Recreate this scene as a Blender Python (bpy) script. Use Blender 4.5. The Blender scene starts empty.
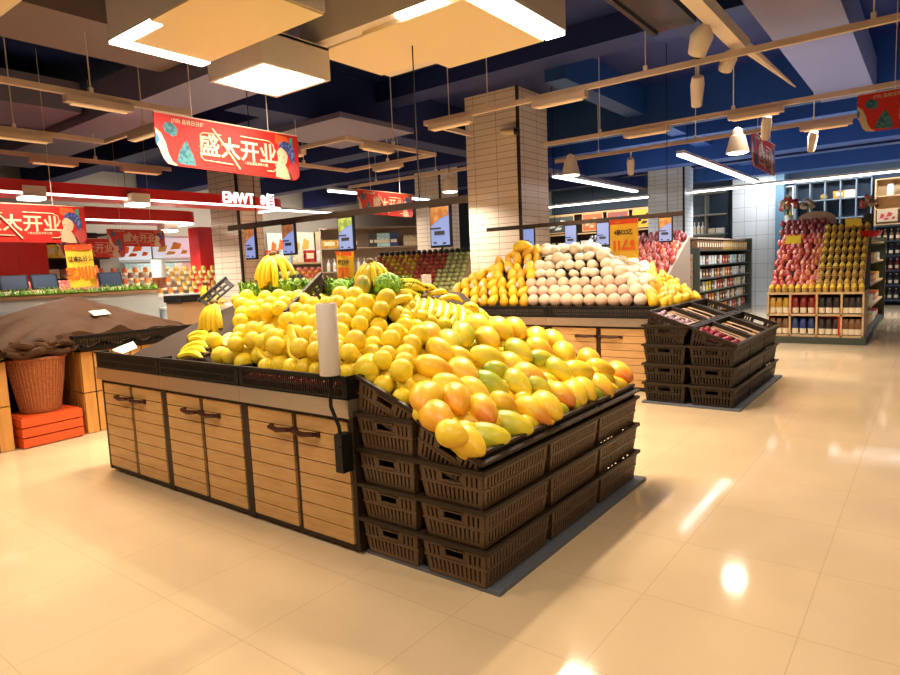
import bpy, math, random
import numpy as np
from mathutils import Vector, Matrix, Euler
random.seed(7)
rng = np.random.RandomState(11)
C = bpy.context.scene.collection
PI = math.pi
V = Vector

# ------------------------------------------------------------------ camera model (also used to measure real positions)
FPX, YAW, PIT, ROL = 630.55, 0.6564, 0.1089, -0.0426
FW = V((-math.sin(YAW) * math.cos(PIT), math.cos(YAW) * math.cos(PIT), -math.sin(PIT)))
RT0 = V((math.cos(YAW), math.sin(YAW), 0)); UP0 = RT0.cross(FW)
RT = RT0 * math.cos(ROL) + UP0 * math.sin(ROL); UP = UP0 * math.cos(ROL) - RT0 * math.sin(ROL)
EYE = V((0, 0, 1.5))
def at(px, py, x=None, y=None, z=None, d=None):
    v = FW + RT * ((px - 450) / FPX) - UP * ((py - 337.5) / FPX)
    if d is not None: t = d
    elif x is not None: t = x / v.x
    elif y is not None: t = y / v.y
    else: t = (z - 1.5) / v.z
    return EYE + v * t
def proj(p):
    d = V(p) - EYE; w = d.dot(FW)
    return 450 + FPX * d.dot(RT) / w, 337.5 - FPX * d.dot(UP) / w
cam = bpy.data.cameras.new('camera'); co = bpy.data.objects.new('camera', cam); C.objects.link(co)
cam.sensor_width = 36; cam.lens = 36 * FPX / 900; cam.clip_end = 200
co.matrix_world = Matrix((( RT.x, UP.x, -FW.x, 0), (RT.y, UP.y, -FW.y, 0), (RT.z, UP.z, -FW.z, 1.5), (0, 0, 0, 1)))
bpy.context.scene.camera = co

# ------------------------------------------------------------------ materials
MATS = {}
def mat(name, col, rough=0.5, metal=0.0, emit=None, es=1.0, noise=None, bump=None, spec=None, trans=0, sub=0, vary=0, coat=0):
    """noise=(scale, colour2, lo, hi): object-space mottling; bump=(scale, strength)"""
    if name in MATS: return MATS[name]
    m = bpy.data.materials.new(name); m.use_nodes = True; nt = m.node_tree; b = nt.nodes['Principled BSDF']
    b.inputs['Base Color'].default_value = (*col, 1); b.inputs['Roughness'].default_value = rough; b.inputs['Metallic'].default_value = metal
    if spec is not None: b.inputs['Specular IOR Level'].default_value = spec
    if trans: b.inputs['Transmission Weight'].default_value = trans
    if coat: b.inputs['Coat Weight'].default_value = coat; b.inputs['Coat Roughness'].default_value = 0.15
    if emit: b.inputs['Emission Color'].default_value = (*emit, 1); b.inputs['Emission Strength'].default_value = es
    if noise or bump or vary:
        tc = nt.nodes.new('ShaderNodeTexCoord')
        last = None
        if noise:
            n = nt.nodes.new('ShaderNodeTexNoise'); n.inputs['Scale'].default_value = noise[0]; n.inputs['Detail'].default_value = 4
            if len(noise) > 4:
                mp = nt.nodes.new('ShaderNodeMapping'); mp.inputs['Scale'].default_value = noise[4]
                nt.links.new(tc.outputs['Object'], mp.inputs['Vector']); nt.links.new(mp.outputs[0], n.inputs['Vector'])
            else: nt.links.new(tc.outputs['Object'], n.inputs['Vector'])
            r = nt.nodes.new('ShaderNodeValToRGB'); r.color_ramp.elements[0].position = noise[2]; r.color_ramp.elements[1].position = noise[3]
            r.color_ramp.elements[0].color = (*col, 1); r.color_ramp.elements[1].color = (*noise[1], 1)
            nt.links.new(n.outputs['Fac'], r.inputs['Fac']); last = r.outputs['Color']
        if vary:
            oi = nt.nodes.new('ShaderNodeObjectInfo'); hs = nt.nodes.new('ShaderNodeHueSaturation')
            mr = nt.nodes.new('ShaderNodeMapRange'); mr.inputs[3].default_value = 1 - vary; mr.inputs[4].default_value = 1 + vary * .6
            mh = nt.nodes.new('ShaderNodeMapRange'); mh.inputs[3].default_value = .5 - vary * .07; mh.inputs[4].default_value = .5 + vary * .05
            nt.links.new(oi.outputs['Random'], mr.inputs[0]); nt.links.new(mr.outputs[0], hs.inputs['Value'])
            nt.links.new(oi.outputs['Random'], mh.inputs[0]); nt.links.new(mh.outputs[0], hs.inputs['Hue'])
            if last: nt.links.new(last, hs.inputs['Color'])
            else: hs.inputs['Color'].default_value = (*col, 1)
            last = hs.outputs['Color']
        if last: nt.links.new(last, b.inputs['Base Color'])
        if bump:
            n2 = nt.nodes.new('ShaderNodeTexNoise'); n2.inputs['Scale'].default_value = bump[0]; n2.inputs['Detail'].default_value = 3
            nt.links.new(tc.outputs['Object'], n2.inputs['Vector'])
            bp = nt.nodes.new('ShaderNodeBump'); bp.inputs['Strength'].default_value = bump[1]; bp.inputs['Distance'].default_value = 0.01
            nt.links.new(n2.outputs['Fac'], bp.inputs['Height']); nt.links.new(bp.outputs[0], b.inputs['Normal'])
    MATS[name] = m
    return m

def tile_mat(name, col, grout, w, h, rough, mort=0.004, floor=False, off=(0, 0), var=0.06, spec=None):
    m = bpy.data.materials.new(name); m.use_nodes = True; nt = m.node_tree; b = nt.nodes['Principled BSDF']
    g = nt.nodes.new('ShaderNodeNewGeometry'); sp = nt.nodes.new('ShaderNodeSeparateXYZ'); nt.links.new(g.outputs['Position'], sp.inputs[0])
    cb = nt.nodes.new('ShaderNodeCombineXYZ')
    def madd(a, v):
        n = nt.nodes.new('ShaderNodeMath'); n.operation = 'ADD'; nt.links.new(a, n.inputs[0]); n.inputs[1].default_value = v; return n.outputs[0]
    if floor:
        nt.links.new(madd(sp.outputs['X'], off[0]), cb.inputs[0]); nt.links.new(madd(sp.outputs['Y'], off[1]), cb.inputs[1])
    else:
        sn = nt.nodes.new('ShaderNodeSeparateXYZ'); nt.links.new(g.outputs['Normal'], sn.inputs[0])
        ab = nt.nodes.new('ShaderNodeMath'); ab.operation = 'ABSOLUTE'; nt.links.new(sn.outputs['X'], ab.inputs[0])
        mx = nt.nodes.new('ShaderNodeMix'); mx.data_type = 'FLOAT'; nt.links.new(ab.outputs[0], mx.inputs[0])
        nt.links.new(sp.outputs['X'], mx.inputs[2]); nt.links.new(sp.outputs['Y'], mx.inputs[3])
        nt.links.new(madd(mx.outputs[0], off[0]), cb.inputs[0]); nt.links.new(sp.outputs['Z'], cb.inputs[1])
    br = nt.nodes.new('ShaderNodeTexBrick'); br.offset = 0.0; br.squash = 1.0
    br.inputs['Scale'].default_value = 1; br.inputs['Brick Width'].default_value = w; br.inputs['Row Height'].default_value = h
    br.inputs['Mortar Size'].default_value = mort; br.inputs['Mortar Smooth'].default_value = 0.3
    br.inputs['Color1'].default_value = (*col, 1); br.inputs['Color2'].default_value = (*[c * (1 - var) for c in col], 1); br.inputs['Mortar'].default_value = (*grout, 1)
    nt.links.new(cb.outputs[0], br.inputs['Vector'])
    out = br.outputs['Color']
    if floor:   # faint wear marks in the glaze
        n = nt.nodes.new('ShaderNodeTexNoise'); n.inputs['Scale'].default_value = 1.1; n.inputs['Detail'].default_value = 5
        nt.links.new(cb.outputs[0], n.inputs['Vector'])
        r = nt.nodes.new('ShaderNodeValToRGB'); r.color_ramp.elements[0].position = .35; r.color_ramp.elements[1].position = .7
        r.color_ramp.elements[0].color = (.86, .86, .86, 1); r.color_ramp.elements[1].color = (1, 1, 1, 1); nt.links.new(n.outputs['Fac'], r.inputs[0])
        mm = nt.nodes.new('ShaderNodeMix'); mm.data_type = 'RGBA'; mm.blend_type = 'MULTIPLY'; mm.inputs[0].default_value = 1
        nt.links.new(out, mm.inputs[6]); nt.links.new(r.outputs[0], mm.inputs[7]); out = mm.outputs[2]
        n3 = nt.nodes.new('ShaderNodeTexNoise'); n3.inputs['Scale'].default_value = 3.0; nt.links.new(cb.outputs[0], n3.inputs['Vector'])
        r3 = nt.nodes.new('ShaderNodeMapRange'); r3.inputs[1].default_value = .3; r3.inputs[2].default_value = .7; r3.inputs[3].default_value = rough * .7; r3.inputs[4].default_value = rough * 1.4
        nt.links.new(n3.outputs['Fac'], r3.inputs[0]); nt.links.new(r3.outputs[0], b.inputs['Roughness'])
    else: b.inputs['Roughness'].default_value = rough
    if spec is not None: b.inputs['Specular IOR Level'].default_value = spec
    nt.links.new(out, b.inputs['Base Color'])
    return m

def blush_mat(name, c1, c2, axis=0, lo=.3, hi=.65):
    """skin running from one colour to the other along the fruit, as ripening does"""
    m = bpy.data.materials.new(name); m.use_nodes = True; nt = m.node_tree; b = nt.nodes['Principled BSDF']
    b.inputs['Roughness'].default_value = .38
    tc = nt.nodes.new('ShaderNodeTexCoord'); sp = nt.nodes.new('ShaderNodeSeparateXYZ'); nt.links.new(tc.outputs['Generated'], sp.inputs[0])
    n = nt.nodes.new('ShaderNodeTexNoise'); n.inputs['Scale'].default_value = 2.2; nt.links.new(tc.outputs['Generated'], n.inputs['Vector'])
    oi = nt.nodes.new('ShaderNodeObjectInfo')
    a = nt.nodes.new('ShaderNodeMath'); a.operation = 'ADD'; nt.links.new(sp.outputs[axis], a.inputs[0])
    s = nt.nodes.new('ShaderNodeMath'); s.operation = 'MULTIPLY_ADD'; nt.links.new(n.outputs['Fac'], s.inputs[0]); s.inputs[1].default_value = .9; s.inputs[2].default_value = -.45
    nt.links.new(s.outputs[0], a.inputs[1])
    a2 = nt.nodes.new('ShaderNodeMath'); a2.operation = 'MULTIPLY_ADD'; nt.links.new(oi.outputs['Random'], a2.inputs[0]); a2.inputs[1].default_value = .3; nt.links.new(a.outputs[0], a2.inputs[2])
    r = nt.nodes.new('ShaderNodeValToRGB'); r.color_ramp.elements[0].position = lo; r.color_ramp.elements[1].position = hi
    r.color_ramp.elements[0].color = (*c1, 1); r.color_ramp.elements[1].color = (*c2, 1); nt.links.new(a2.outputs[0], r.inputs[0])
    sk = nt.nodes.new('ShaderNodeTexNoise'); sk.inputs['Scale'].default_value = 40; nt.links.new(tc.outputs['Generated'], sk.inputs['Vector'])
    r2 = nt.nodes.new('ShaderNodeValToRGB'); r2.color_ramp.elements[0].position = .68; r2.color_ramp.elements[1].position = .74
    r2.color_ramp.elements[0].color = (1, 1, 1, 1); r2.color_ramp.elements[1].color = (.45, .3, .2, 1); nt.links.new(sk.outputs['Fac'], r2.inputs[0])
    mm = nt.nodes.new('ShaderNodeMix'); mm.data_type = 'RGBA'; mm.blend_type = 'MULTIPLY'; mm.inputs[0].default_value = .7
    nt.links.new(r.outputs[0], mm.inputs[6]); nt.links.new(r2.outputs[0], mm.inputs[7]); nt.links.new(mm.outputs[2], b.inputs['Base Color'])
    return m

M_floor = tile_mat('cream_floor_tile', (.63, .46, .28), (.53, .38, .225), .62, .625, .075, .003, True, (1.0 + .62 * 40, -1.40 + .625 * 40),   .02, .36)
M_tile = tile_mat('white_wall_tile', (.88, .75, .62), (.40, .26, .16), .44, .105, .22, .005, off=(30, 0))
M_tile2 = tile_mat('cool_wall_tile', (.72, .78, .82), (.35, .40, .45), .28, .105, .22, .005, off=(30, 0))
M_tile3 = tile_mat('square_wall_tile', (.74, .80, .84), (.38, .45, .52), .33, .42, .22, .008, off=(30, 0))
M_navy = mat('navy_paint', (.003, .014, .11), .6)
M_blue = mat('blue_beam_paint', (.004, .045, .19), .55)
M_galv = mat('galvanised_duct', (.22, .20, .31), .45, .3)
M_tan = mat('tan_track_metal', (.62, .47, .37), .5)
M_cream = mat('cream_lamp_housing', (.78, .67, .59), .55)
M_panel = mat('gold_panel', (.88, .72, .47), .5)
M_white = mat('white_paint', (.8, .8, .8), .4)
M_black = mat('black_plastic', (.007, .006, .005), .45, spec=.3)
M_brownframe = mat('dark_brown_frame', (.026, .014, .008), .5, spec=.3)
M_wood = mat('golden_board', (.56, .32, .12), .45, noise=(6, (.46, .235, .075), .35, .75, (1, 1, 9)))
M_woodp = mat('pale_board', (.70, .48, .25), .5, noise=(5, (.58, .36, .16), .35, .7, (1, 1, 7)))
M_steel = mat('brushed_steel', (.62, .52, .42), .3, .85, noise=(8, (.5, .42, .33), .3, .7, (1, 60, 60)))
M_leather = mat('brown_leather', (.05, .012, .006), .4, spec=.3)
M_crate = mat('brown_crate_plastic', (.115, .064, .031), .40, spec=.35)
M_crate2 = mat('dark_crate_plastic', (.026, .015, .008), .45, spec=.3)
M_board = mat('dark_display_board', (.032, .017, .010), .65, spec=.25)
M_red = mat('red_paint', (.62, .012, .010), .35)
M_redbanner = mat('red_banner', (.52, .012, .008), .55)
M_ivory = mat('ivory_print', (.62, .47, .31), .65)
M_teal = mat('teal_print', (.012, .09, .13), .6, noise=(30, (.05, .19, .22), .45, .55))
M_bluep = mat('blue_print', (.03, .17, .38), .6)
M_hair = mat('navy_print', (.03, .05, .20), .6, noise=(40, (.15, .2, .5), .5, .6))
M_rose = mat('rose_print', (.5, .06, .06), .6)
M_ledw = mat('white_light_panel', (1, 1, 1), .5, emit=(1, .93, .82), es=6)
M_ledwarm = mat('lamp_glow', (1, 1, 1), .5, emit=(1, .86, .62), es=9)
M_ledcool = mat('cool_tube', (1, 1, 1), .5, emit=(.93, .97, 1), es=5)
M_fascialed = mat('fascia_glow', (1, 1, 1), .5, emit=(1, .92, .78), es=3.5)
M_screen = mat('screen_blue', (.1, .1, .1), .3, emit=(.26, .38, .85), es=.62)
M_screenpic = mat('screen_picture', (.2, .08, .03), .3, emit=(.30, .10, .03), es=.5, noise=(14, (.45, .22, .06), .4, .6))
M_screengreen = mat('screen_green_picture', (.1, .16, .03), .3, emit=(.10, .16, .03), es=.5, noise=(14, (.35, .4, .1), .4, .6))
M_ink = mat('black_ink', (.02, .02, .02), .7)
M_poster = mat('orange_yellow_card', (.95, .55, .03), .6)
M_posterred = mat('red_orange_ink', (.80, .08, .01), .6)
M_posteror = mat('orange_ink', (.92, .15, .01), .6)
M_citrus = mat('yellow_citrus_skin', (.93, .70, .03), .36, bump=(90, .12), vary=.10, noise=(4, (.90, .62, .02), .4, .7))
M_pale = mat('pale_cut_flesh', (.92, .80, .45), .5, noise=(30, (.85, .6, .2), .45, .6))
M_banana = mat('banana_skin', (.93, .70, .025), .42, vary=.08, noise=(9, (.86, .58, .02), .45, .75))
M_btip = mat('banana_tip', (.16, .10, .03), .7)
M_my = blush_mat('mango_yellow', (.92, .68, .035), (.90, .55, .025), 0, .3, .9)
M_mg = blush_mat('mango_green', (.30, .40, .02), (.82, .64, .03), 0, .3, 1.0)
M_mo = blush_mat('mango_orange', (.92, .60, .03), (.88, .38, .02), 0, .35, 1.0)
M_mr = blush_mat('mango_red_blush', (.92, .58, .03), (.75, .20, .03), 0, .5, 1.05)
M_mstem = mat('mango_stem', (.12, .07, .03), .8)
M_leaf = mat('leaf_green', (.14, .36, .02), .5, vary=.2, noise=(25, (.34, .55, .06), .35, .7))
M_leafd = mat('dark_leaf', (.05, .15, .02), .55, noise=(40, (.16, .30, .04), .4, .6))
M_foam = mat('pale_wrapped_fruit', (.86, .66, .42), .55, vary=.10, noise=(10, (.90, .76, .55), .4, .65))
M_pink = mat('pinkish_fruit', (.74, .46, .30), .55, vary=.12, noise=(9, (.82, .60, .42), .4, .7))
M_pack = mat('clear_wrap_white', (.90, .78, .58), .25, vary=.08, noise=(22, (.75, .55, .3), .5, .7))
M_yfruit = mat('deep_yellow_fruit', (.90, .48, .02), .4, vary=.14)
M_tarp = mat('brown_tarpaulin', (.066, .029, .013), .65, noise=(5, (.045, .02, .009), .4, .7), bump=(11, .6), spec=.1)
M_wicker = mat('terracotta_wicker', (.44, .13, .04), .55, bump=(60, .6), noise=(40, (.30, .08, .02), .4, .6, (1, 1, 3)))
M_orange = mat('orange_painted_board', (.72, .085, .012), .45)
M_amber = mat('amber_board', (.62, .30, .07), .5, noise=(5, (.5, .22, .05), .35, .7, (7, 7, .6)))
M_paper = mat('cream_paper', (.85, .72, .5), .7)
M_whitec = mat('white_freezer', (.75, .82, .86), .3)
M_dscreen = mat('dark_scale_screen', (.012, .015, .022), .25)
M_slate = mat('slate_blue_wall', (.035, .065, .11), .6)
M_frameblue = mat('blue_post', (.12, .25, .36), .5)
M_shelfw = mat('white_shelf', (.65, .68, .66), .4)
M_dgreen = mat('dark_green_metal', (.06, .07, .05), .5)
M_beige = mat('beige_board', (.45, .33, .24), .6)
PACK = {}
def pk(name, col, rough=.4, metal=0):
    if name not in PACK: PACK[name] = mat('pack_' + name, col, rough, metal, vary=.15, noise=(35, tuple(min(1, c * 1.5 + .04) for c in col), .5, .62))
    return PACK[name]

# ------------------------------------------------------------------ mesh builder
class MB:
    def __init__(s): s.v = []; s.f = []; s.m = []; s.cur = 0
    def add(s, vs, fs, M=None):
        n = len(s.v)
        if M is not None: vs = [M @ V(p) for p in vs]
        s.v += [tuple(p) for p in vs]; s.f += [tuple(i + n for i in f) for f in fs]; s.m += [s.cur] * len(fs)
        return s
    def mi(s, i): s.cur = i; return s
    def box(s, x0, y0, z0, x1, y1, z1, M=None):
        return s.add([(x0, y0, z0), (x1, y0, z0), (x1, y1, z0), (x0, y1, z0), (x0, y0, z1), (x1, y0, z1), (x1, y1, z1), (x0, y1, z1)],
                     [(0, 3, 2, 1), (4, 5, 6, 7), (0, 1, 5, 4), (1, 2, 6, 5), (2, 3, 7, 6), (3, 0, 4, 7)], M)
    def tube(s, pts, r, n=8, cap=True, M=None):
        pts = [V(p) for p in pts]; rs = r if isinstance(r, (list, tuple)) else [r] * len(pts)
        vs = []; fs = []; prev = None
        for i, p in enumerate(pts):
            t = (pts[min(i + 1, len(pts) - 1)] - pts[max(i - 1, 0)]).normalized()
            if prev is None:
                a = V((0, 0, 1)) if abs(t.z) < .9 else V((1, 0, 0)); u = t.cross(a).normalized()
            else: u = (prev - t * prev.dot(t)).normalized()
            prev = u; w = t.cross(u)
            for k in range(n):
                an = 2 * PI * k / n; vs.append(p + (u * math.cos(an) + w * math.sin(an)) * rs[i])
        for i in range(len(pts) - 1):
            for k in range(n): fs.append((i * n + k, i * n + (k + 1) % n, (i + 1) * n + (k + 1) % n, (i + 1) * n + k))
        if cap: fs.append(tuple(range(n))[::-1]); fs.append(tuple((len(pts) - 1) * n + k for k in range(n)))
        return s.add(vs, fs, M)
    def lathe(s, prof, n=20, M=None, cap=True):
        vs = []; fs = []
        for r, z in prof:
            for k in range(n): an = 2 * PI * k / n; vs.append((r * math.cos(an), r * math.sin(an), z))
        for i in range(len(prof) - 1):
            for k in range(n): fs.append((i * n + k, i * n + (k + 1) % n, (i + 1) * n + (k + 1) % n, (i + 1) * n + k))
        if cap: fs.append(tuple(range(n))[::-1]); fs.append(tuple((len(prof) - 1) * n + k for k in range(n)))
        return s.add(vs, fs, M)
    def prism(s, poly, h0, h1, M=None):
        n = len(poly); vs = [(x, y, h0) for x, y in poly] + [(x, y, h1) for x, y in poly]
        fs = [tuple(range(n))[::-1], tuple(range(n, 2 * n))] + [(i, (i + 1) % n, n + (i + 1) % n, n + i) for i in range(n)]
        return s.add(vs, fs, M)
    def ball(s, r, n=14, m=9, M=None, fn=None):
        vs = [(0, 0, -1)]; fs = []
        for j in range(1, m):
            th = PI * j / m - PI / 2
            for k in range(n): an = 2 * PI * k / n; vs.append((math.cos(th) * math.cos(an), math.cos(th) * math.sin(an), math.sin(th)))
        vs.append((0, 0, 1)); L = len(vs) - 1
        for k in range(n):
            fs.append((0, 1 + (k + 1) % n, 1 + k)); fs.append((L, 1 + (m - 2) * n + k, 1 + (m - 2) * n + (k + 1) % n))
            for j in range(m - 2): a = 1 + j * n; fs.append((a + k, a + (k + 1) % n, a + n + (k + 1) % n, a + n + k))
        if fn: vs = [fn(*p) for p in vs]
        else:
            rr = r if isinstance(r, (tuple, list)) else (r, r, r); vs = [(p[0] * rr[0], p[1] * rr[1], p[2] * rr[2]) for p in vs]
        return s.add(vs, fs, M)
    def slotted(s, w, h, holes, t, M):
        """a wall w wide (x), h high (z), t thick (y) with rectangular openings"""
        zs = sorted({0, h, *[a for H in holes for a in (H[2], H[3])]})
        for z0, z1 in zip(zs, zs[1:]):
            zc = (z0 + z1) / 2; hs = sorted((H[0], H[1]) for H in holes if H[2] < zc < H[3]); x = -w / 2
            for a, b in hs:
                if a > x + 1e-6: s.box(x, 0, z0, a, t, z1, M)
                x = max(x, b)
            if x < w / 2 - 1e-6: s.box(x, 0, z0, w / 2, t, z1, M)
        return s
    def mesh(s, name, mats, smooth=False):
        me = bpy.data.meshes.new(name); me.from_pydata(s.v, [], s.f)
        for m in (mats if isinstance(mats, (list, tuple)) else [mats]): me.materials.append(m)
        if any(s.m): me.polygons.foreach_set('material_index', s.m)
        if smooth: me.polygons.foreach_set('use_smooth', [True] * len(s.f)); me.set_sharp_from_angle(angle=math.radians(40))
        me.update(); return me
    def build(s, name, mats, parent=None, loc=None, smooth=False, M=None):
        return put(name, s.mesh(name, mats, smooth), parent, loc, M)

def put(name, me, parent=None, loc=None, M=None):
    o = bpy.data.objects.new(name, me); C.objects.link(o)
    if parent is not None: o.parent = parent
    if M is not None: o.matrix_basis = M
    elif loc is not None: o.location = loc
    return o
def tag(o, label, cat, group=None, kind=None):
    o['label'] = label; o['category'] = cat
    if group: o['group'] = group
    if kind: o['kind'] = kind
    return o
def thing(name, label, cat, loc=(0, 0, 0), rotz=0, group=None, M=None):
    o = bpy.data.objects.new(name, None); C.objects.link(o); o.empty_display_size = .05
    if M is not None: o.matrix_basis = M
    else: o.location = loc; o.rotation_euler = (0, 0, rotz)
    return tag(o, label, cat, group)
def struct(o): o['kind'] = 'structure'; return o
def kids(o): return [c for c in C.objects if c.parent == o]
def dup(root, label, loc=None, M=None, group=None, children=None):
    r = root.copy(); C.objects.link(r)
    if M is not None: r.matrix_basis = M
    elif loc is not None: r.location = loc
    r['label'] = label
    if group: r['group'] = group
    for ch, sub in (children or []):
        c = ch.copy(); C.objects.link(c); c.parent = r
        for g in sub: d = g.copy(); C.objects.link(d); d.parent = c
    return r
def tree(root):
    ks = [o for o in C.objects if o.parent is root]
    return [(k, [o for o in C.objects if o.parent is k]) for k in ks]
def T(x, y, z): return Matrix.Translation((x, y, z))
def frame(o, u, v):
    u = V(u).normalized(); v = V(v).normalized(); n = u.cross(v)
    return Matrix(((u.x, v.x, n.x, o[0]), (u.y, v.y, n.y, o[1]), (u.z, v.z, n.z, o[2]), (0, 0, 0, 1)))
def frame2(o, u, h):    # x along u, z along h, y = thickness
    u = V(u).normalized(); h = V(h); h = (h - u * h.dot(u)).normalized(); y = h.cross(u)
    return Matrix(((u.x, y.x, h.x, o[0]), (u.y, y.y, h.y, o[1]), (u.z, y.z, h.z, o[2]), (0, 0, 0, 1)))
FACE_X = lambda o: frame(o, (0, 1, 0), (0, 0, 1))      # sheet facing +x, reading along +y
FACE_Y = lambda o: frame(o, (1, 0, 0), (0, 0, 1))      # sheet facing -y, reading along +x
def text(name, body, size, m, parent, M, bold=0, depth=.002, sx=1):
    cu = bpy.data.curves.new(name, 'FONT'); cu.body = body; cu.size = size; cu.offset = bold; cu.extrude = depth
    cu.align_x = 'CENTER'; cu.align_y = 'CENTER'; cu.resolution_u = 2
    o = bpy.data.objects.new('tmp', cu); C.objects.link(o); dg = bpy.context.evaluated_depsgraph_get()
    me = bpy.data.meshes.new_from_object(o.evaluated_get(dg)); bpy.data.objects.remove(o); me.materials.clear(); me.materials.append(m)
    if sx != 1:
        for v in me.vertices: v.co.x *= sx
    return put(name, me, parent, None, M)
ORD = ['first', 'second', 'third', 'fourth', 'fifth', 'sixth', 'seventh', 'eighth', 'ninth', 'tenth', 'eleventh', 'twelfth', 'thirteenth', 'fourteenth', 'fifteenth', 'sixteenth', 'seventeenth', 'eighteenth', 'nineteenth', 'twentieth']
# ================================================================== THE SETTING
struct(MB().box(-24, -5, -.12, 9, 27, 0).build('floor', M_floor))
struct(MB().box(-24, -5, 4.35, 9, 27, 4.5).build('ceiling', M_navy))
struct(MB().box(-17.2, 21.25, 0, 9, 21.5, 4.35).build('wall_back', M_slate))
struct(MB().box(-17.2, -5, 0, -17, 21.4, 4.35).build('wall_left', mat('left_wall_paint', (.32, .28, .24), .6)))
nb = [0]
def beam(x0, y0, z0, x1, y1, z1, m):
    nb[0] += 1; return struct(MB().box(x0, y0, z0, x1, y1, z1).build('ceiling_beam_%d' % nb[0], m))
beam(-7.25, 4.9, 3.62, -6.85, 21.2, 4.36, M_navy)
for y, z, w, m in [(7.3, 3.78, .45, M_navy), (10.6, 3.72, .5, M_blue), (12.9, 3.85, .3, M_blue), (14.6, 3.6, .55, M_blue), (16.6, 3.75, .35, M_navy), (18.6, 3.62, .5, M_blue), (20.3, 3.8, .3, M_blue)]:
    beam(-6.85, y, max(z, 4.06), 8.5, y + w, 4.36, m) if y < 10 else beam(-6.85, y, z, 8.5, y + w, 4.36, m)
for y, z, w in [(5.9, 3.8, .4), (8.6, 3.7, .45), (11.2, 3.75, .4), (14.2, 3.7, .5), (17.5, 3.75, .4)]:
    beam(-16.9, y, z, -7.25, y + w, 4.36, M_navy)
beam(-2.2, -4, 3.85, -1.95, 7.3, 4.36, M_navy); beam(.4, -4, 3.7, .9, 21, 4.36, M_blue); beam(-4.2, 7.75, 3.9, -3.9, 21, 4.36, M_blue)
# pillars faced with tile, black angle on the corner
def pillar(n, x0, y0, x1, y1, m, h=4.36, trim=True):
    p = struct(MB().box(x0, y0, 0, x1, y1, h).build('pillar_%d' % n, m))
    if trim: struct(MB().box(x1 - .03, y0 - .012, 0, x1 + .012, y0 + .03, h).build('pillar_corner_trim', M_brownframe, p))
    return p
pillar(1, -6.41, 9.0, -5.376, 9.963, M_tile)
pillar(2, -10.9, 6.9, -10.02, 7.42, M_tile)
pillar(3, at(648, 190, y=16.0).x, 16.0, at(684, 190, y=16.0).x, at(693, 190, x=at(684, 190, y=16.0).x).y, M_tile2)
pillar(4, -10.55, 12.5, -9.75, 13.25, M_tile)
pillar(5, -4.93, 20.7, -3.72, 21.25, M_tile3, trim=False)
struct(MB().box(-3.72, 20.55, 0, -3.5, 21.25, 4.36).build('trim_1', M_frameblue))

# ------------------------------------------------------------------ ducts, tracks and lamps under the ceiling
tag(MB().box(-1.34, -1, 3.6, -.70, 10.55, 4.05).build('air_duct', M_galv), 'wide silver-grey air duct running under the ceiling at upper right', 'duct')
tag(MB().box(-13, 3.95, 3.62, -5.35, 4.75, 4.05).build('air_duct', M_galv), 'purple-grey air duct crossing the ceiling above the first red banner', 'duct')
tag(MB().box(-6.9, -3, 3.8, -5.95, 3.9, 4.2).build('air_duct', mat('brown_grey_duct', (.22, .16, .14), .5, .3)), 'brown-grey air duct at upper left beside the corner-lit lamp box', 'duct')
tag(MB().box(-10.2, -2, 3.72, -8.9, 3.9, 4.1).build('air_duct', M_galv), 'flat lilac air duct above the lamp tracks at far left', 'duct')
tag(MB().box(-7.9, 6.0, 3.55, -6.3, 7.5, 3.62).build('air_duct', M_galv), 'flat lilac duct inside the square of lamp tracks behind the red banner', 'duct')

def track(name, pts, label):
    o = thing(name, label, 'lamp track', group='lamp tracks under the ceiling')
    o.location = (0, 0, 3.2)
    for q, (a, b) in enumerate(zip(pts, pts[1:])):
        x0, x1 = sorted((a[0], b[0])); y0, y1 = sorted((a[1], b[1]))
        e = .0012 * (q % 2); MB().box(x0 - .022 + e, y0 - .022 + e, e, x1 + .022 - e, y1 + .022 - e, .055 - e).build('rail', M_tan, o)
        L = max(x1 - x0, y1 - y0); n = max(1, int(L / 1.5))
        for k in range(n):
            t = (k + .5) / n; m = MB(); m.tube([(x0 + (x1 - x0) * t, y0 + (y1 - y0) * t, .05), (x0 + (x1 - x0) * t, y0 + (y1 - y0) * t, 1.2)], .006, 5)
            m.box(x0 + (x1 - x0) * t - .018, y0 + (y1 - y0) * t - .018, .05, x0 + (x1 - x0) * t + .018, y0 + (y1 - y0) * t + .018, .10)
            m.build('hanger_rod', M_cream, o)
    return o
track('lamp_track', [(-6.25, -2), (-6.25, 3.8), (-8.15, 3.8), (-8.15, -2)], 'tan lamp track bent into a corner at left, in front of the red banner')
track('lamp_track', [(-6.08, 5.86), (-6.08, 7.7), (-8.0, 7.7), (-8.0, 5.86), (-6.08, 5.86)], 'tan lamp tracks joined in a square behind the red banner')
track('lamp_track', [(-9.55, 1), (-9.55, 5.4)], 'straight tan lamp track running just above the red canopy fascia')
track('lamp_track', [(-4.86, 6.95), (-4.86, 6.02), (4, 6.02)], 'long tan lamp track crossing in front of the tiled pillar')
track('lamp_track', [(-4.55, 8.35), (4, 8.35)], 'tan lamp track from which the cone pendant lamps hang')
track('lamp_track', [(-5.15, 9.85), (4, 9.85)], 'farthest tan lamp track, right of the tiled pillar')
track('lamp_track', [(-9.5, 9.2), (-6.5, 9.2)], 'tan lamp track at left behind the main tiled pillar')
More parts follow.
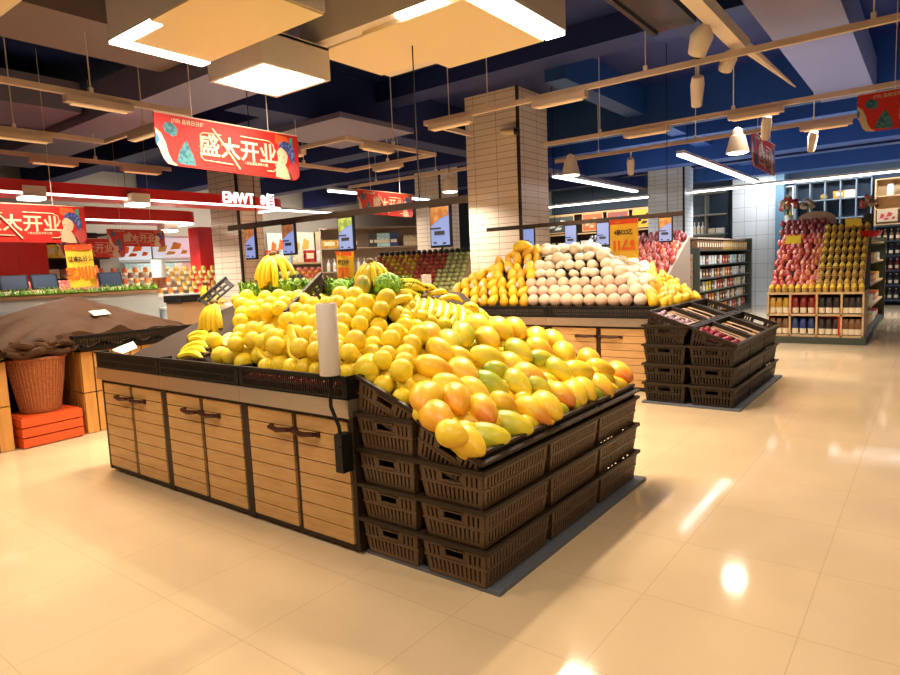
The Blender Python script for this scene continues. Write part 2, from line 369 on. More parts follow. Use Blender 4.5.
# lamp bars clipped under the tracks
bar_root = None; bar_kids = None
bars = [(-6.25, 2.9, 1, 'on the left track just before the red banner'), (-8.15, 2.9, 1, 'on the outer left track, left of its corner'), (-7.2, 3.8, 0, 'on the corner of the left track beside the red banner'), (-9.55, 3.75, 1, 'on the track above the red fascia, nearer the left edge'),
        (-9.55, 4.95, 1, 'on the track above the red fascia, under the red banner'), (-6.08, 6.45, 1, 'on the square of tracks, side nearest the pillar'), (-7.05, 7.7, 0, 'on the square of tracks, far side'), (-7.2, 5.86, 0, 'on the square of tracks, beside the red banner end'),
        (-4.5, 6.02, 0, 'at the bent end of the long track left of the pillar'), (-3.1, 6.02, 0, 'on the long track just right of the tiled pillar top'), (-1.74, 8.35, 0, 'on the pendant lamp track near the grey duct'), (-3.05, 8.35, 0, 'on the pendant lamp track right of the tiled pillar'),
        (-1.2, 9.85, 0, 'on the farthest track beside the hanging spotlight'), (.9, 6.02, 0, 'on the long track beyond the right edge of the duct')]
for x, y, along_y, where in bars:
    M = T(x, y, 3.2) @ (Matrix.Rotation(PI / 2, 4, 'Z') if along_y else Matrix())
    lab = 'tan lamp bar clipped ' + where
    if bar_root is None:
        bar_root = thing('lamp_bar', lab, 'lamp', M=M, group='lamp bars under the tracks')
        m = MB(); m.box(-.3, -.045, -.065, .3, .045, 0); m.build('housing', M_tan, bar_root)
        MB().box(-.25, -.03, -.082, .25, .03, -.072).build('lens', mat('amber_lens', (.35, .18, .06), .4, emit=(1, .6, .25), es=.5), bar_root)
        bar_kids = tree(bar_root)
    else: dup(bar_root, lab, M=M, children=bar_kids)
# spotlights on short stems
sp_root = None
for px, py, y, where in [(813, 137, 9.85, 'hanging from the farthest track right of the small red banner'), (631, 161, 9.85, 'hanging from the farthest track above the white tiled pillar'), (767, 112, 8.35, 'hanging from the pendant lamp track near the duct'), (698, 68, 6.02, 'hanging from the long track below the curved rail')]:
    p = at(px, py, y=y); lab = 'small tan spotlight ' + where
    if sp_root is None:
        sp_root = thing('track_spotlight', lab, 'spotlight', (p.x, y, 3.2), group='small spotlights on the tracks')
        MB().tube([(0, 0, 0), (0, 0, -.12)], .012, 6).build('stem', M_cream, sp_root)
        MB().lathe([(.045, -.17), (.06, .02), (.05, .09)], 14, Matrix.Translation((0, -.02, -.19)) @ Euler((.5, .2, 0)).to_matrix().to_4x4()).build('lamp_head', M_cream, sp_root, smooth=True)
        sp_kids = tree(sp_root)
    else: dup(sp_root, lab, loc=(p.x, y, 3.2), children=sp_kids)
# curved rail with two round heads
o = thing('spotlight_rail', 'cream curved rail with round lamp heads beside the silver duct', 'lamp rail', (-1.42, 0, 3.3))
MB().box(-.06, -1, 0, .06, 6.3, .1).build('rail', M_cream, o)
MB().tube([(.02, 6.2, .05), (.1, 6.9, 0), (.2, 7.7, -.06)], [.05, .03, .008], 8).build('curved_end', M_cream, o)
for dy, s in ((5.4, 1), (6.15, .8)):
    h = MB().lathe([(.0, -.16), (.07, -.14), (.09, 0), (.06, .06), (.02, .1)], 14, T(-.1 * s, dy, -.06) @ Euler((.5, .5, 0)).to_matrix().to_4x4() @ Matrix.Scale(s, 4)).build('lamp_head', M_cream, o, smooth=True)
    MB().lathe([(.04, -.165), (.045, -.155)], 12, T(-.1 * s, dy, -.06) @ Euler((.5, .5, 0)).to_matrix().to_4x4() @ Matrix.Scale(s, 4)).build('lens', M_brownframe, h)
tag(MB().box(-2.0, 2.5, 3.42, -1.62, 5.6, 3.6).box(-1.98, 2.5, 3.40, -1.94, 5.6, 3.43).build('cable_tray', mat('dark_glossy_metal', (.03, .04, .07), .2, .6)), 'dark glossy cable tray left of the curved lamp rail', 'cable tray')
# cone pendants
pend = None
for x, y, where in [(-4.175, 8.41, 'just right of the tiled pillar'), (-1.948, 8.41, 'left of the small red banner at right'), (-6.352, 8.41, 'left of the tiled pillar')]:
    lab = 'cream cone pendant lamp ' + where
    if pend is None:
        pend = thing('pendant_lamp', lab, 'lamp', (x, y, 2.75), group='cone pendant lamps')
        MB().lathe([(.135, 0), (.13, .02), (.085, .2), (.06, .21), (.055, .27), (.02, .3)], 22).build('shade', M_cream, pend, smooth=True)
        MB().lathe([(.0, -.014), (.10, -.012), (.125, .004)], 22).build('diffuser', M_ledwarm, pend)
        MB().tube([(0, 0, .29), (0, 0, .45)], .006, 6).build('cord', M_black, pend); pk0 = tree(pend)
    else: dup(pend, lab, loc=(x, y, 2.75), children=pk0)
# lamp boxes at the top
def domed(x0, y0, x1, y1, z, drop, n=10):
    m = MB(); vs = []
    for j in range(n + 1):
        for i in range(n + 1):
            u = i / n * 2 - 1; w = j / n * 2 - 1; vs.append((x0 + (x1 - x0) * i / n, y0 + (y1 - y0) * j / n, z - drop * (1 - w * w) * (1 - u * u * .6)))
    return m.add(vs, [(j * (n + 1) + i, (j + 1) * (n + 1) + i, (j + 1) * (n + 1) + i + 1, j * (n + 1) + i + 1) for j in range(n) for i in range(n)])
o = thing('lamp_box', 'square cream lamp box with one large glowing white face', 'ceiling lamp', (-4.69, 3.66, 3.2))
MB().box(-.38, -.36, 0, .38, -.33, .27).box(-.38, .33, 0, .38, .36, .27).box(-.38, -.33, 0, -.35, .33, .27).box(.35, -.33, 0, .38, .33, .27).box(-.38, -.36, .25, .38, .36, .28).build('housing', M_cream, o)
domed(-.33, -.31, .345, .325, .01, .045).build('diffuser', M_ledw, o, smooth=True)
MB().box(.30, -.34, .28, .36, -.28, 1.15).build('hanging_post', M_cream, o)
MB().lathe([(.05, -.1), (.07, .0), (.03, .06)], 12, T(-.36, -.30, .33) @ Euler((0, .8, 0)).to_matrix().to_4x4()).build('side_spotlight', M_brownframe, o, smooth=True)
o = thing('lamp_box', 'gold-bottomed lamp box with an L of white light on its corner', 'ceiling lamp', (-4.0, 2.66, 3.2))
MB().box(-.72, -.36, .012, .75, .36, .34).build('housing', M_cream, o)
MB().box(-.59, -.27, -.004, .74, .35, .012).box(-.14, -.36, -.004, .74, -.27, .012).build('gold_panel', M_panel, o)
MB().box(-.72, -.36, -.01, -.60, .36, .012).box(-.60, -.36, -.01, -.15, -.275, .012).build('light_strip', M_ledw, o)
o = thing('lamp_box', 'large gold-bottomed lamp box edged with white light strips, top centre', 'ceiling lamp', (-3.6, 4.5, 3.5))
MB().box(-.98, -.57, .015, .98, .62, .36).box(-.30, .62, .015, .98, .74, .36).build('housing', M_cream, o)
MB().box(-.98, -.42, 0, -.34, .48, .015).build('gold_panel', M_panel, o)
MB().box(-.30, -.47, -.02, .76, .74, .015).build('gold_panel', M_panel, o)
MB().box(.79, -.57, -.02, .97, .74, .015).box(.16, -.57, -.02, .6, -.49, .015).build('light_strip', M_ledw, o)
o = thing('lamp_box', 'plain cream lamp box cut by the top left corner of the photo', 'ceiling lamp', (-5.2, 1.42, 3.3))
MB().box(-.6, -.5, 0, .6, .32, .2).build('housing', M_cream, o); MB().box(-.57, -.47, -.01, .57, .29, 0).build('face_panel', M_panel, o)
# white tubes further in
def tube_lamp(x0, y0, x1, y1, label, w=.07):
    o = thing('tube_lamp', label, 'tube lamp', ((x0 + x1) / 2, (y0 + y1) / 2, 3.2), group='long white tube lamps')
    hx, hy = (x1 - x0) / 2 + (w if x0 == x1 else 0), (y1 - y0) / 2 + (w if y0 == y1 else 0)
    MB().box(-hx, -hy, 0, hx, hy, .05).build('housing', M_white, o); MB().box(-hx + .01, -hy + .01, -.03, hx - .01, hy - .01, 0).build('tube', M_ledcool, o)
    for s in (-.8, .8): MB().tube([(hx * s, hy * s, .05), (hx * s, hy * s, 1.15)], .005, 5).build('hanging_wire', M_black, o)
tube_lamp(-5.9, 11.2, -5.9, 15.4, 'long white tube lamp just right of the main tiled pillar')
tube_lamp(-3.35, 10.7, -3.35, 16.2, 'long white tube lamp ending by the small red banner')
tube_lamp(-9.3, 17.05, 6, 17.05, 'very long white tube lamp running along the back shelves', .08)
tube_lamp(-9.9, 9.0, -9.9, 12.2, 'white tube lamp right of the left tiled pillar')
tube_lamp(-13.5, 6.0, -13.5, 12.5, 'white tube lamp over the far left shelves')
# camera on the pillar
p = at(508, 134, y=8.9)
o = thing('security_camera', 'cream security camera with black lens on the tiled pillar', 'camera', (p.x, 9.0, p.z))
MB().box(-.03, -.012, -.09, .05, 0, -.01).tube([(.02, -.01, -.05), (.02, -.1, -.05), (.02, -.1, 0)], .012, 6).build('bracket', M_cream, o)
b = MB().lathe([(.035, -.14), (.045, -.1), (.05, .1), (.05, .14)], 14, T(.02, -.1, .035) @ Euler((0, PI / 2 + .12, .25)).to_matrix().to_4x4()).build('camera_body', mat('cream_plastic', (.75, .6, .35), .4), o, smooth=True)
MB().lathe([(.052, .09), (.054, .17), (.03, .175)], 14, T(.02, -.1, .035) @ Euler((0, PI / 2 + .12, .25)).to_matrix().to_4x4()).build('lens_hood', M_black, b, smooth=True)

# ------------------------------------------------------------------ red banners
def banner(M, s, label, wires=True, full=True):
    """1.5 x .45 sheet hanging from its top edge; origin at top left, u right, v up"""
    o = thing('hanging_banner', label, 'banner', M=M @ Matrix.Scale(s, 4), group='red hanging banners')
    n = 8; poly = [(0, 0)]
    poly += [(0, -.26)] + [(.05 + .0 + .10 * (1 - math.cos(a)), -.26 - .17 * math.sin(a)) for a in [k / n * PI / 2 for k in range(n + 1)]]
    poly += [(1.42 + .08 * math.sin(a), -.37 - .08 * math.cos(a)) for a in [k / n * PI / 2 for k in range(n + 1)]] + [(1.5, 0)]
    MB().prism(poly, -.006, .006).build('sheet', M_redbanner, o)
    MB().box(0, -.008, -.008, 1.5, .002, .008).build('top_strip', M_tan, o)
    for z0, z1 in ((.0062, .0082),):
        cl = [(0.0, -.13), (.05, -.17), (.085, -.25), (.10, -.33), (.135, -.40), (.18, -.425), (.15, -.43), (.09, -.42), (.055, -.38), (.02, -.29), (0, -.26)]
        MB().prism(cl, z0, z1).build('cloud_print', M_ivory, o)
        MB().prism([(0, -.17), (.022, -.19), (.03, -.23), (.015, -.26), (0, -.27)], z1, z1 + .001).build('blue_wave_print', M_bluep, o)
        MB().prism([(.17, -.40), (.20, -.31), (.235, -.25), (.275, -.20), (.30, -.26), (.33, -.33), (.35, -.41), (.26, -.415)], z0, z1).build('mountain_print', M_teal, o)
        MB().prism([(.07, -.12), (.09, -.08), (.13, -.07), (.17, -.085), (.20, -.12), (.19, -.17), (.15, -.19), (.12, -.17), (.09, -.16)], z0, z1).build('rock_print', M_teal, o)
        if full:
            m = MB()   # rounded rule round the title
            m.tube([(.62, -.115, .008), (.44, -.115, .008), (.41, -.135, .008), (.405, -.33, .008), (.43, -.355, .008), (.72, -.365, .008)], .006, 5)
            m.tube([(.82, -.095, .008), (1.14, -.10, .008), (1.19, -.13, .008), (1.2, -.2, .008)], .006, 5)
            m.tube([(1.1, -.385, .008), (1.18, -.385, .008), (1.22, -.35, .008), (1.2, -.31, .008)], .006, 5)
            m.tube([(.53, -.07, .0085), (.64, -.2, .0085), (.79, -.40, .0085)], .012, 5)
            m.build('title_rule', M_ivory, o)
            text('title_lettering', '盛大开业', .2, M_ivory, o, T(.81, -.235, .009), .0035, .001, 1.05)
            text('small_lettering', '(ЛЯ) 品尚日日鲜', .042, M_ivory, o, T(.30, -.055, .009), .001, .0005)
            text('small_lettering', '1.丘么品生活乐心馆', .03, M_ivory, o, T(.98, -.335, .009), .0005, .0005)
            MB().prism([(1.22, -.02), (1.36, -.03), (1.40, -.10), (1.30, -.16), (1.22, -.1)], z0, z1).build('orange_patch_print', mat('banner_orange', (.7, .1, .02), .5), o)
            MB().prism([(1.39, -.04), (1.43, -.03), (1.43, -.12), (1.40, -.10)], z0, z1).build('teal_patch_print', mat('banner_teal', (.02, .35, .33), .5), o)
            MB().prism([(1.20, -.43), (1.21, -.33), (1.24, -.26), (1.23, -.19), (1.27, -.14), (1.33, -.16), (1.36, -.22), (1.345, -.28), (1.32, -.31), (1.36, -.36), (1.40, -.44), (1.3, -.448)], z1, z1 + .001).build('figure_print', M_ivory, o)
            MB().prism([(1.25, -.16), (1.27, -.10), (1.32, -.075), (1.38, -.085), (1.43, -.12), (1.45, -.19), (1.44, -.26), (1.41, -.30), (1.385, -.24), (1.36, -.19), (1.31, -.155), (1.28, -.14)], z1 + .001, z1 + .002).build('hair_print', M_hair, o)
            MB().prism([(1.38, -.30), (1.43, -.26), (1.49, -.30), (1.49, -.40), (1.44, -.445), (1.38, -.44), (1.35, -.36)], z1, z1 + .001).build('robe_print', M_rose, o)
            m = MB()
            for a, b in ((1.255, -.225), (1.305, -.235)): m.prism([(a - .012, b), (a, b + .006), (a + .014, b), (a, b - .005)], z1 + .001, z1 + .0015)
            m.prism([(1.272, -.285), (1.285, -.281), (1.298, -.285), (1.285, -.292)], z1 + .001, z1 + .0015); m.build('face_print', M_rose, o)
    if wires:
        for u in (.35, 1.15): MB().tube([(u, 0, 0), (u, (4.3 - M.translation.z) / s, 0)], .004, 5).build('hanging_wire', M_cream, o)
    return o
banner(FACE_X((-5.2, 2.84, 2.905)), 1.0, 'large red banner with cream title and mountain print above the left tiled pillar')
banner(FACE_X((-8.55, 2.12, 2.47)), 1.02, 'red banner with cream title cut by the left edge, below the canopy fascia')
banner(FACE_X((-11.0, 5.02, 2.40)), .66, 'small red banner hanging far back between the red canopies at left')
banner(FACE_X((-11.3, 4.35, 2.26)), .72, 'red banner half hidden behind the orange poster at left', wires=False)
banner(FACE_X((-7.0, 6.93, 2.76)), .85, 'red banner hanging above the dark screen rail, left of the tall tiled pillar')
banner(FACE_X((-2.6, 12.2, 3.66)), 1.35, 'narrow-looking red banner seen edge-on right of the cone pendant')
banner(FACE_Y((-.475, 5.5, 2.605)), .62, 'red banner with mountain print cut by the right edge')
# ================================================================== MAIN FRUIT ISLAND
# cabinets with boarded doors
def door_mb(w, h, rows):
    m = MB(); bh = h / rows
    for k in range(rows): m.box(.012, -.018, k * bh + .003, w - .012, 0, (k + 1) * bh - .003)
    return m
cab = None
def cabinet(x, y, label, group, depth=.9, w=.948, ht=.75, rows=8):
    global cab, cabk
    if cab is None:
        cab = thing('cabinet', label, 'cabinet', (x, y, 0), group=group)
        m = MB(); m.box(.0, .03, .02, w, depth, ht).box(.02, .05, 0, w - .02, depth, .03)
        m.box(0, -.006, .02, .028, .03, ht).box(w - .028, -.006, .02, w, .03, ht).box(.028, 0, ht - .025, w - .028, .03, ht).box(.028, 0, .02, w - .028, .03, .05).box(w / 2 - .010, -.0, .05, w / 2 + .010, .03, ht - .025)
        m.build('body', M_brownframe, cab)
        dw = w / 2 - .038
        for s, x0 in ((1, .028), (-1, w / 2 + .010)):
            d = door_mb(dw, ht - .075, rows).build('door', M_wood, cab, (x0, .008, .05))
            MB().box(.0, 0, 0, dw, .012, ht - .075).build('backing', M_brownframe, d)
            hx = dw - .10 if s > 0 else .10
            m = MB(); m.tube([(hx - .095, -.02, .575), (hx - .08, -.05, .582), (hx, -.06, .575), (hx + .08, -.05, .582), (hx + .095, -.02, .575)], [.008, .014, .016, .014, .008], 8)
            m.box(hx - .105, -.032, .562, hx - .08, -.015, .592).box(hx + .08, -.032, .562, hx + .105, -.015, .592)
            m.build('handle', M_leather, d, smooth=True)
        cabk = tree(cab); return cab
    return dup(cab, label, loc=(x, y, 0), group=group, children=cabk)
G = 'boarded cabinets under the lemon heap'
for i, w in enumerate(['left end cabinet of the lemon island, beside the orange crate', 'middle cabinet of the lemon island with paired leather handles', 'right cabinet of the lemon island, beside the bag roll clamp']):
    cabinet(-5.225 + i * .949, 2.235, 'golden boarded double-door ' + w, G)
o = thing('countertop', 'brushed steel countertop strip over the boarded cabinets of the lemon island', 'countertop', (-5.225, 2.2, .75))
for i in range(3): MB().box(i * .95 - .012 * (i == 0), 0, 0, (i + 1) * .95 - .003, 1.86, .095).build('steel_section', M_steel, o)
# heap ground: the boards the fruit lies on
RIDGE = 1.335
def zs(x, y):
    if x > -2.4: return .575 + .415 * (-1.56 - x)
    return min(RIDGE, .885 + .50 * (y - 2.3), .885 + 2.5 * (4.05 - y), .90 + .9 * (x + 5.12), .925 + .95 * (-2.4 - x))
m = MB(); NX, NY = 44, 26; X0, X1, Y0, Y1 = -5.1, -2.38, 2.27, 4.05
vs = [(X0 + (X1 - X0) * i / NX, Y0 + (Y1 - Y0) * j / NY, zs(X0 + (X1 - X0) * i / NX, Y0 + (Y1 - Y0) * j / NY) - .012) for j in range(NY + 1) for i in range(NX + 1)]
fs = [(j * (NX + 1) + i, j * (NX + 1) + i + 1, (j + 1) * (NX + 1) + i + 1, (j + 1) * (NX + 1) + i) for j in range(NY) for i in range(NX)]
m.add(vs, fs)
ring = [i for i in range(NX + 1)] + [j * (NX + 1) + NX for j in range(1, NY + 1)] + [NY * (NX + 1) + i for i in range(NX - 1, -1, -1)] + [j * (NX + 1) for j in range(NY - 1, 0, -1)]
n0 = len(m.v); m.v += [(m.v[i][0], m.v[i][1], .846) for i in ring]; L = len(ring)
m.f += [(ring[k], n0 + k, n0 + (k + 1) % L, ring[(k + 1) % L]) for k in range(L)]; m.m += [0] * L
tag(m.build('sloping_stand', M_board), 'dark brown sloping stand under the yellow citrus heap', 'display stand')
# low slotted black trays along the front edge
def tray_mesh(w, d, h):
    m = MB(); hs = []
    for z0, z1 in ((.018, .052), (.062, .094)):
        n = int((w - .05) / .0185)
        for k in range(n): x = -w / 2 + .03 + k * .0185; hs.append((x, x + .010, z0, z1))
    m.slotted(w, h, hs, .006, T(0, 0, 0))
    he = [(-d / 2 + .02 + k * .0185, -d / 2 + .03 + k * .0185, a, b) for k in range(int((d - .04) / .0185)) for a, b in ((.018, .052), (.062, .094))]
    for s in (-1, 1): m.slotted(d, h, he, .006, T(s * w / 2, d / 2, 0) @ Matrix.Rotation(PI / 2, 4, 'Z'))
    m.box(-w / 2, 0, 0, w / 2, d, .006)
    return m
tr = None
for i, (x, lab) in enumerate([(-4.75, 'low black slotted tray at the left end of the lemon island holding a paper'), (-3.80, 'low black slotted tray along the middle front of the lemon island'), (-2.85, 'low black slotted tray at the right, with red fruit behind its slots')]):
    if tr is None:
        tr = thing('slotted_tray', lab, 'tray', (x, 2.205, .846), group='black trays along the front of the lemon heap')
        tray_mesh(.935, .10, .112).build('slotted_body', M_black, tr)
        MB().box(-.475, -.012, .110, .475, .006, .126).box(-.475, .006, .110, -.463, .1, .126).box(.463, .006, .110, .475, .1, .126).build('rim', M_black, tr); trk = tree(tr)
    else: dup(tr, lab, loc=(x, 2.205, .846), children=trk)
RA = None
for k in range(9):
    lab = 'red apple behind the slots of the right-hand black tray'
    if RA is None: RA = tag(MB().ball((.042, .042, .037), 12, 8).build('red_apple', mat('red_apple_skin', (.55, .03, .03), .35), smooth=True), lab, 'apple', 'red apples in the black tray'); o = RA
    else: o = dup(RA, lab)
    o.location = (-3.26 + k * .095, 2.257, .893)
q = MB(); q.add([(0, 0, 0), (.12, -.02, .04), (.24, .0, .015), (.27, .10, .05), (.15, .13, .09), (.0, .11, .05), (.13, .05, .065)], [(0, 1, 6), (1, 2, 6), (2, 3, 6), (3, 4, 6), (4, 5, 6), (5, 0, 6)])
q.add([(p[0], p[1], p[2] - .006) for p in q.v[:7]], [(0, 6, 1), (1, 6, 2), (2, 6, 3), (3, 6, 4), (4, 6, 5), (5, 6, 0)])
tag(q.build('paper_sheet', M_paper, None, (-5.06, 2.225, .955)), 'crumpled cream paper in the left end of the black tray', 'paper')

# ------------------------------------------------------------------ crates
def crate_parts(w=.385, l=.60, h=.185, tap=.88):
    m = MB(); t = .007
    def holes(W, handle):
        hs = []; n = int((W - .05) / .027); st = (W - .05) / n
        for k in range(n):
            x = -W / 2 + .025 + k * st
            hs.append((x + .007, x + .019, .022, .082))
            if not (handle and abs(x + .013) < .082): hs.append((x + .007, x + .019, .102, .152))
        if handle: hs.append((-.055, .055, .115, .150))
        return hs
    for s in (-1, 1):
        m.slotted(w, h, holes(w, True), t, T(0, s * l / 2, 0) @ Matrix.Rotation(0 if s < 0 else PI, 4, 'Z'))
        m.slotted(l, h, holes(l, False), t, T(s * w / 2, 0, 0) @ Matrix.Rotation(PI / 2 * s, 4, 'Z'))
        # raised band between the two rows of slots and round the hand hole
        m.box(-w / 2 - .004, s * l / 2 - .004, .088, w / 2 + .004, s * l / 2 + .004, .097)
        m.box(s * w / 2 - .004, -l / 2, .088, s * w / 2 + .004, l / 2, .097)
        m.box(-.066, s * l / 2 - .005, .15, .066, s * l / 2 + .005, .158); m.box(-.066, s * l / 2 - .005, .107, .066, s * l / 2 + .005, .114)
    m.box(-w / 2, -l / 2, 0, w / 2, l / 2, .006)
    m.v = [(x * (tap + (1 - tap) * z / h), y * (.93 + .07 * z / h), z) for x, y, z in m.v]
    r = MB(); a, b = w / 2, l / 2
    for x0, y0, x1, y1 in ((-a - .014, -b - .014, a + .014, -b + .006), (-a - .014, b - .006, a + .014, b + .014), (-a - .014, -b + .006, -a + .006, b - .006), (a - .006, -b + .006, a + .014, b - .006)): r.box(x0, y0, h - .012, x1, y1, h + .008)
    return m.mesh('crate_basket', M_crate), r.mesh('crate_rim', M_crate2)
CB, CR = crate_parts()
CBd = CB.copy(); CBd.materials[0] = M_crate2
def crate(label, M, group, dark=False):
    o = thing('plastic_crate', label, 'crate', M=M, group=group)
    put('basket', CBd if dark else CB, o); put('rim', CR, o)
    return o
tag(MB().box(-2.37, 2.27, 0, -1.525, 4.12, .022).build('base_board', mat('slate_base', (.10, .11, .13), .5)), 'thin slate-grey base board under the stacked crates of mangoes', 'base')
YN = ['front', 'middle', 'rear']; ZN = ['lowest', 'second from the floor', 'third from the floor', 'fourth from the floor']
for j in range(3):
    y = 2.545 + j * .622
    for k in range(3):
        crate('brown slotted crate in the outer mango stack, %s row, %s' % (YN[j], ZN[k]), T(-1.765, y, .022 + k * .188), 'crates stacked under the mangoes')
    crate('brown slotted crate tilted under the mangoes at the outer rim, %s row' % YN[j], T(-1.825, y, .535) @ Matrix.Rotation(math.radians(23.0), 4, 'Y'), 'tilted crates under the mangoes')
for k in range(4):
    crate('brown slotted crate in the inner stack beside the cabinet end, %s' % ZN[k], T(-2.175, 2.545, .022 + k * .188), 'crates stacked under the mangoes')
for j in range(3):
    crate('brown slotted crate tilted beside the bag roll, inner stack, %s row' % YN[j], T(-2.215, 2.545 + j * .622, .725) @ Matrix.Rotation(math.radians(21.5), 4, 'Y'), 'tilted crates under the mangoes')
for j in range(1, 3):
    for k in range(4): crate('brown slotted crate inside the mango stack, %s row, %s' % (YN[j], ZN[k]), T(-2.175, 2.545 + j * .622, .022 + k * .188), 'crates stacked under the mangoes')
# dark woven rim lying along the outer edge of the mango crates
lips = [thing('woven_rim', 'dark woven basket rim edging the mango heap, %s length' % n, 'rim', (-1.60, 2.545 + j * .622, .585), group='woven rims along the mango heap') for j, n in enumerate(['front', 'middle', 'rear'])]
m = MB()
for k in range(30): y = -.29 + k * .02; m.tube([(.0, y - .012, 0), (-.01, y, .04), (.0, y + .012, .075)], .006, 5); m.tube([(.0, y + .012, 0), (.008, y, .04), (.0, y - .012, .075)], .006, 5)
me1 = m.mesh('weave', M_crate2); me2 = MB().box(-.012, -.305, .07, .012, .305, .085).box(-.012, -.305, -.012, .012, .305, 0).mesh('edge_bar', M_crate2)
for o in lips: put('weave', me1, o); put('edge_bar', me2, o)

# ------------------------------------------------------------------ bag roll
o = thing('bag_roll_holder', 'black bent holder clamped to the cabinet, carrying the white bag roll', 'holder', (-2.45, 2.16, .98))
MB().lathe([(.05, -.008), (.05, .0), (.012, .002), (.012, .01)], 16).build('base_disc', M_black, o)
MB().tube([(0, 0, -.005), (0, -.01, -.1), (.005, -.015, -.16), (.05, -.01, -.26), (.055, -.005, -.33)], .010, 8).build('arm', M_black, o, smooth=True)
MB().box(.03, -.03, -.50, .085, .045, -.30).box(.075, -.045, -.47, .10, .0, -.36).build('clamp', M_black, o)
o = thing('bag_roll', 'tall white roll of produce bags standing before the lemon heap', 'roll', (-2.45, 2.16, .982))
MB().lathe([(.02, 0), (.052, .0), (.054, .003), (.054, .366), (.052, .369), (.02, .369)], 32).build('film', mat('white_film', (.72, .64, .58), .35), o, smooth=True)
MB().lathe([(.012, -.0), (.019, -.0), (.019, .372), (.012, .372)], 16).build('core', mat('card_core', (.35, .22, .12), .7), o)

# ------------------------------------------------------------------ bananas
def banana_mesh(L=.23, r=.019, curve=1.2):
    n = 14; pts = []; rs = []; R = L / curve
    for i in range(n + 1):
        t = i / n; a = curve * t
        pts.append((R * math.sin(a), 0, -R * (1 - math.cos(a))))
        b = min(1, max(0, (t - .10) / .22)); e = min(1, (1 - t) / .16)
        rs.append(.0065 + (r - .0065) * (b * b * (3 - 2 * b)) * (math.sqrt(max(0, e * (2 - e))) * .82 + .18) if t > .05 else .0065)
    m = MB(); m.tube(pts, rs, 8)
    for i, f in enumerate(m.f):
        seg = i // 8
        if seg >= 13 or i >= n * 8 + 1 or seg == 0: m.m[i] = 1
    return m.mesh('banana', [M_banana, M_btip], True)
BM = [banana_mesh(), banana_mesh(.21, .018, 1.0), banana_mesh(.25, .020, 1.35)]
def bunch(label, loc, rot, angs, group='bunches of bananas', scale=1):
    """angs: (azimuth, pitch, roll) of each banana about the crown"""
    o = thing('banana_bunch', label, 'bananas', M=Matrix.Translation(loc) @ Euler([math.radians(a) for a in rot]).to_matrix().to_4x4() @ Matrix.Scale(scale, 4), group=group)
    for i, (az, pi, ro) in enumerate(angs):
        M = Euler((0, 0, math.radians(az))).to_matrix().to_4x4() @ Euler((0, math.radians(pi), 0)).to_matrix().to_4x4() @ Euler((math.radians(ro), 0, 0)).to_matrix().to_4x4()
        put('banana', BM[i % 3], o, None, M @ T(.012, 0, 0))
    MB().ball((.028, .028, .02), 8, 6).build('crown', M_btip, o, smooth=True)
    return o
def hand(label, P, a, s, n, fan=5, gap=.034, scale=1.2, curl=-1, lift=.0, group='bunches of bananas'):
    """bananas side by side: a = way they point, s = way they are stacked, curl = bend towards -s (-1) or +s (1)"""
    a = V(a).normalized(); s = V(s); s = (s - a * s.dot(a)).normalized(); nn = a.cross(s)
    o = thing('banana_bunch', label, 'bananas', M=Matrix.Translation(P), group=group)
    for i in range(n):
        k = i - (n - 1) / 2; R = Matrix.Rotation(math.radians(fan * k) , 3, nn)
        ai = R @ a; si = R @ s; z = si * (-curl); y = z.cross(ai)
        z = (Matrix.Rotation(rng.uniform(-.25, .25), 3, ai) @ z); y = z.cross(ai)
        M = Matrix.Translation(s * k * gap + nn * (lift * (1 - abs(k) / n))) @ Matrix((ai, y, z)).transposed().to_4x4() @ Matrix.Scale(scale * (1 - .03 * (i % 3)), 4)
        put('banana', BM[i % 3], o, None, M)
    MB().ball((.03, .03, .022), 8, 6).build('crown', M_btip, o, smooth=True)
    return o
obst = []       # fruit centres already taken
def bloc(px, py, y, dz=0): p = at(px, py, y=y); return (p.x, p.y, p.z + dz)
# standing on the greens (tips fanning down)
bunch('big banana bunch fanned out on top of the greens, left of the orange card', bloc(273, 254, 3.12), (0, 0, 0), [(a, p, 0) for a, p in [(-165, 22), (-140, 30), (-112, 34), (-88, 38), (-62, 36), (-35, 30), (-5, 24), (20, 20), (175, 8), (-150, 52), (-100, 58), (-50, 58)]], scale=1.22)
bunch('smaller banana bunch on the greens, right of the orange card', bloc(370, 261, 3.12), (0, 0, 0), [(a, p, 0) for a, p in [(-150, 30), (-118, 42), (-90, 46), (-60, 42), (-30, 32), (-5, 24), (15, 18), (-80, 66)]])
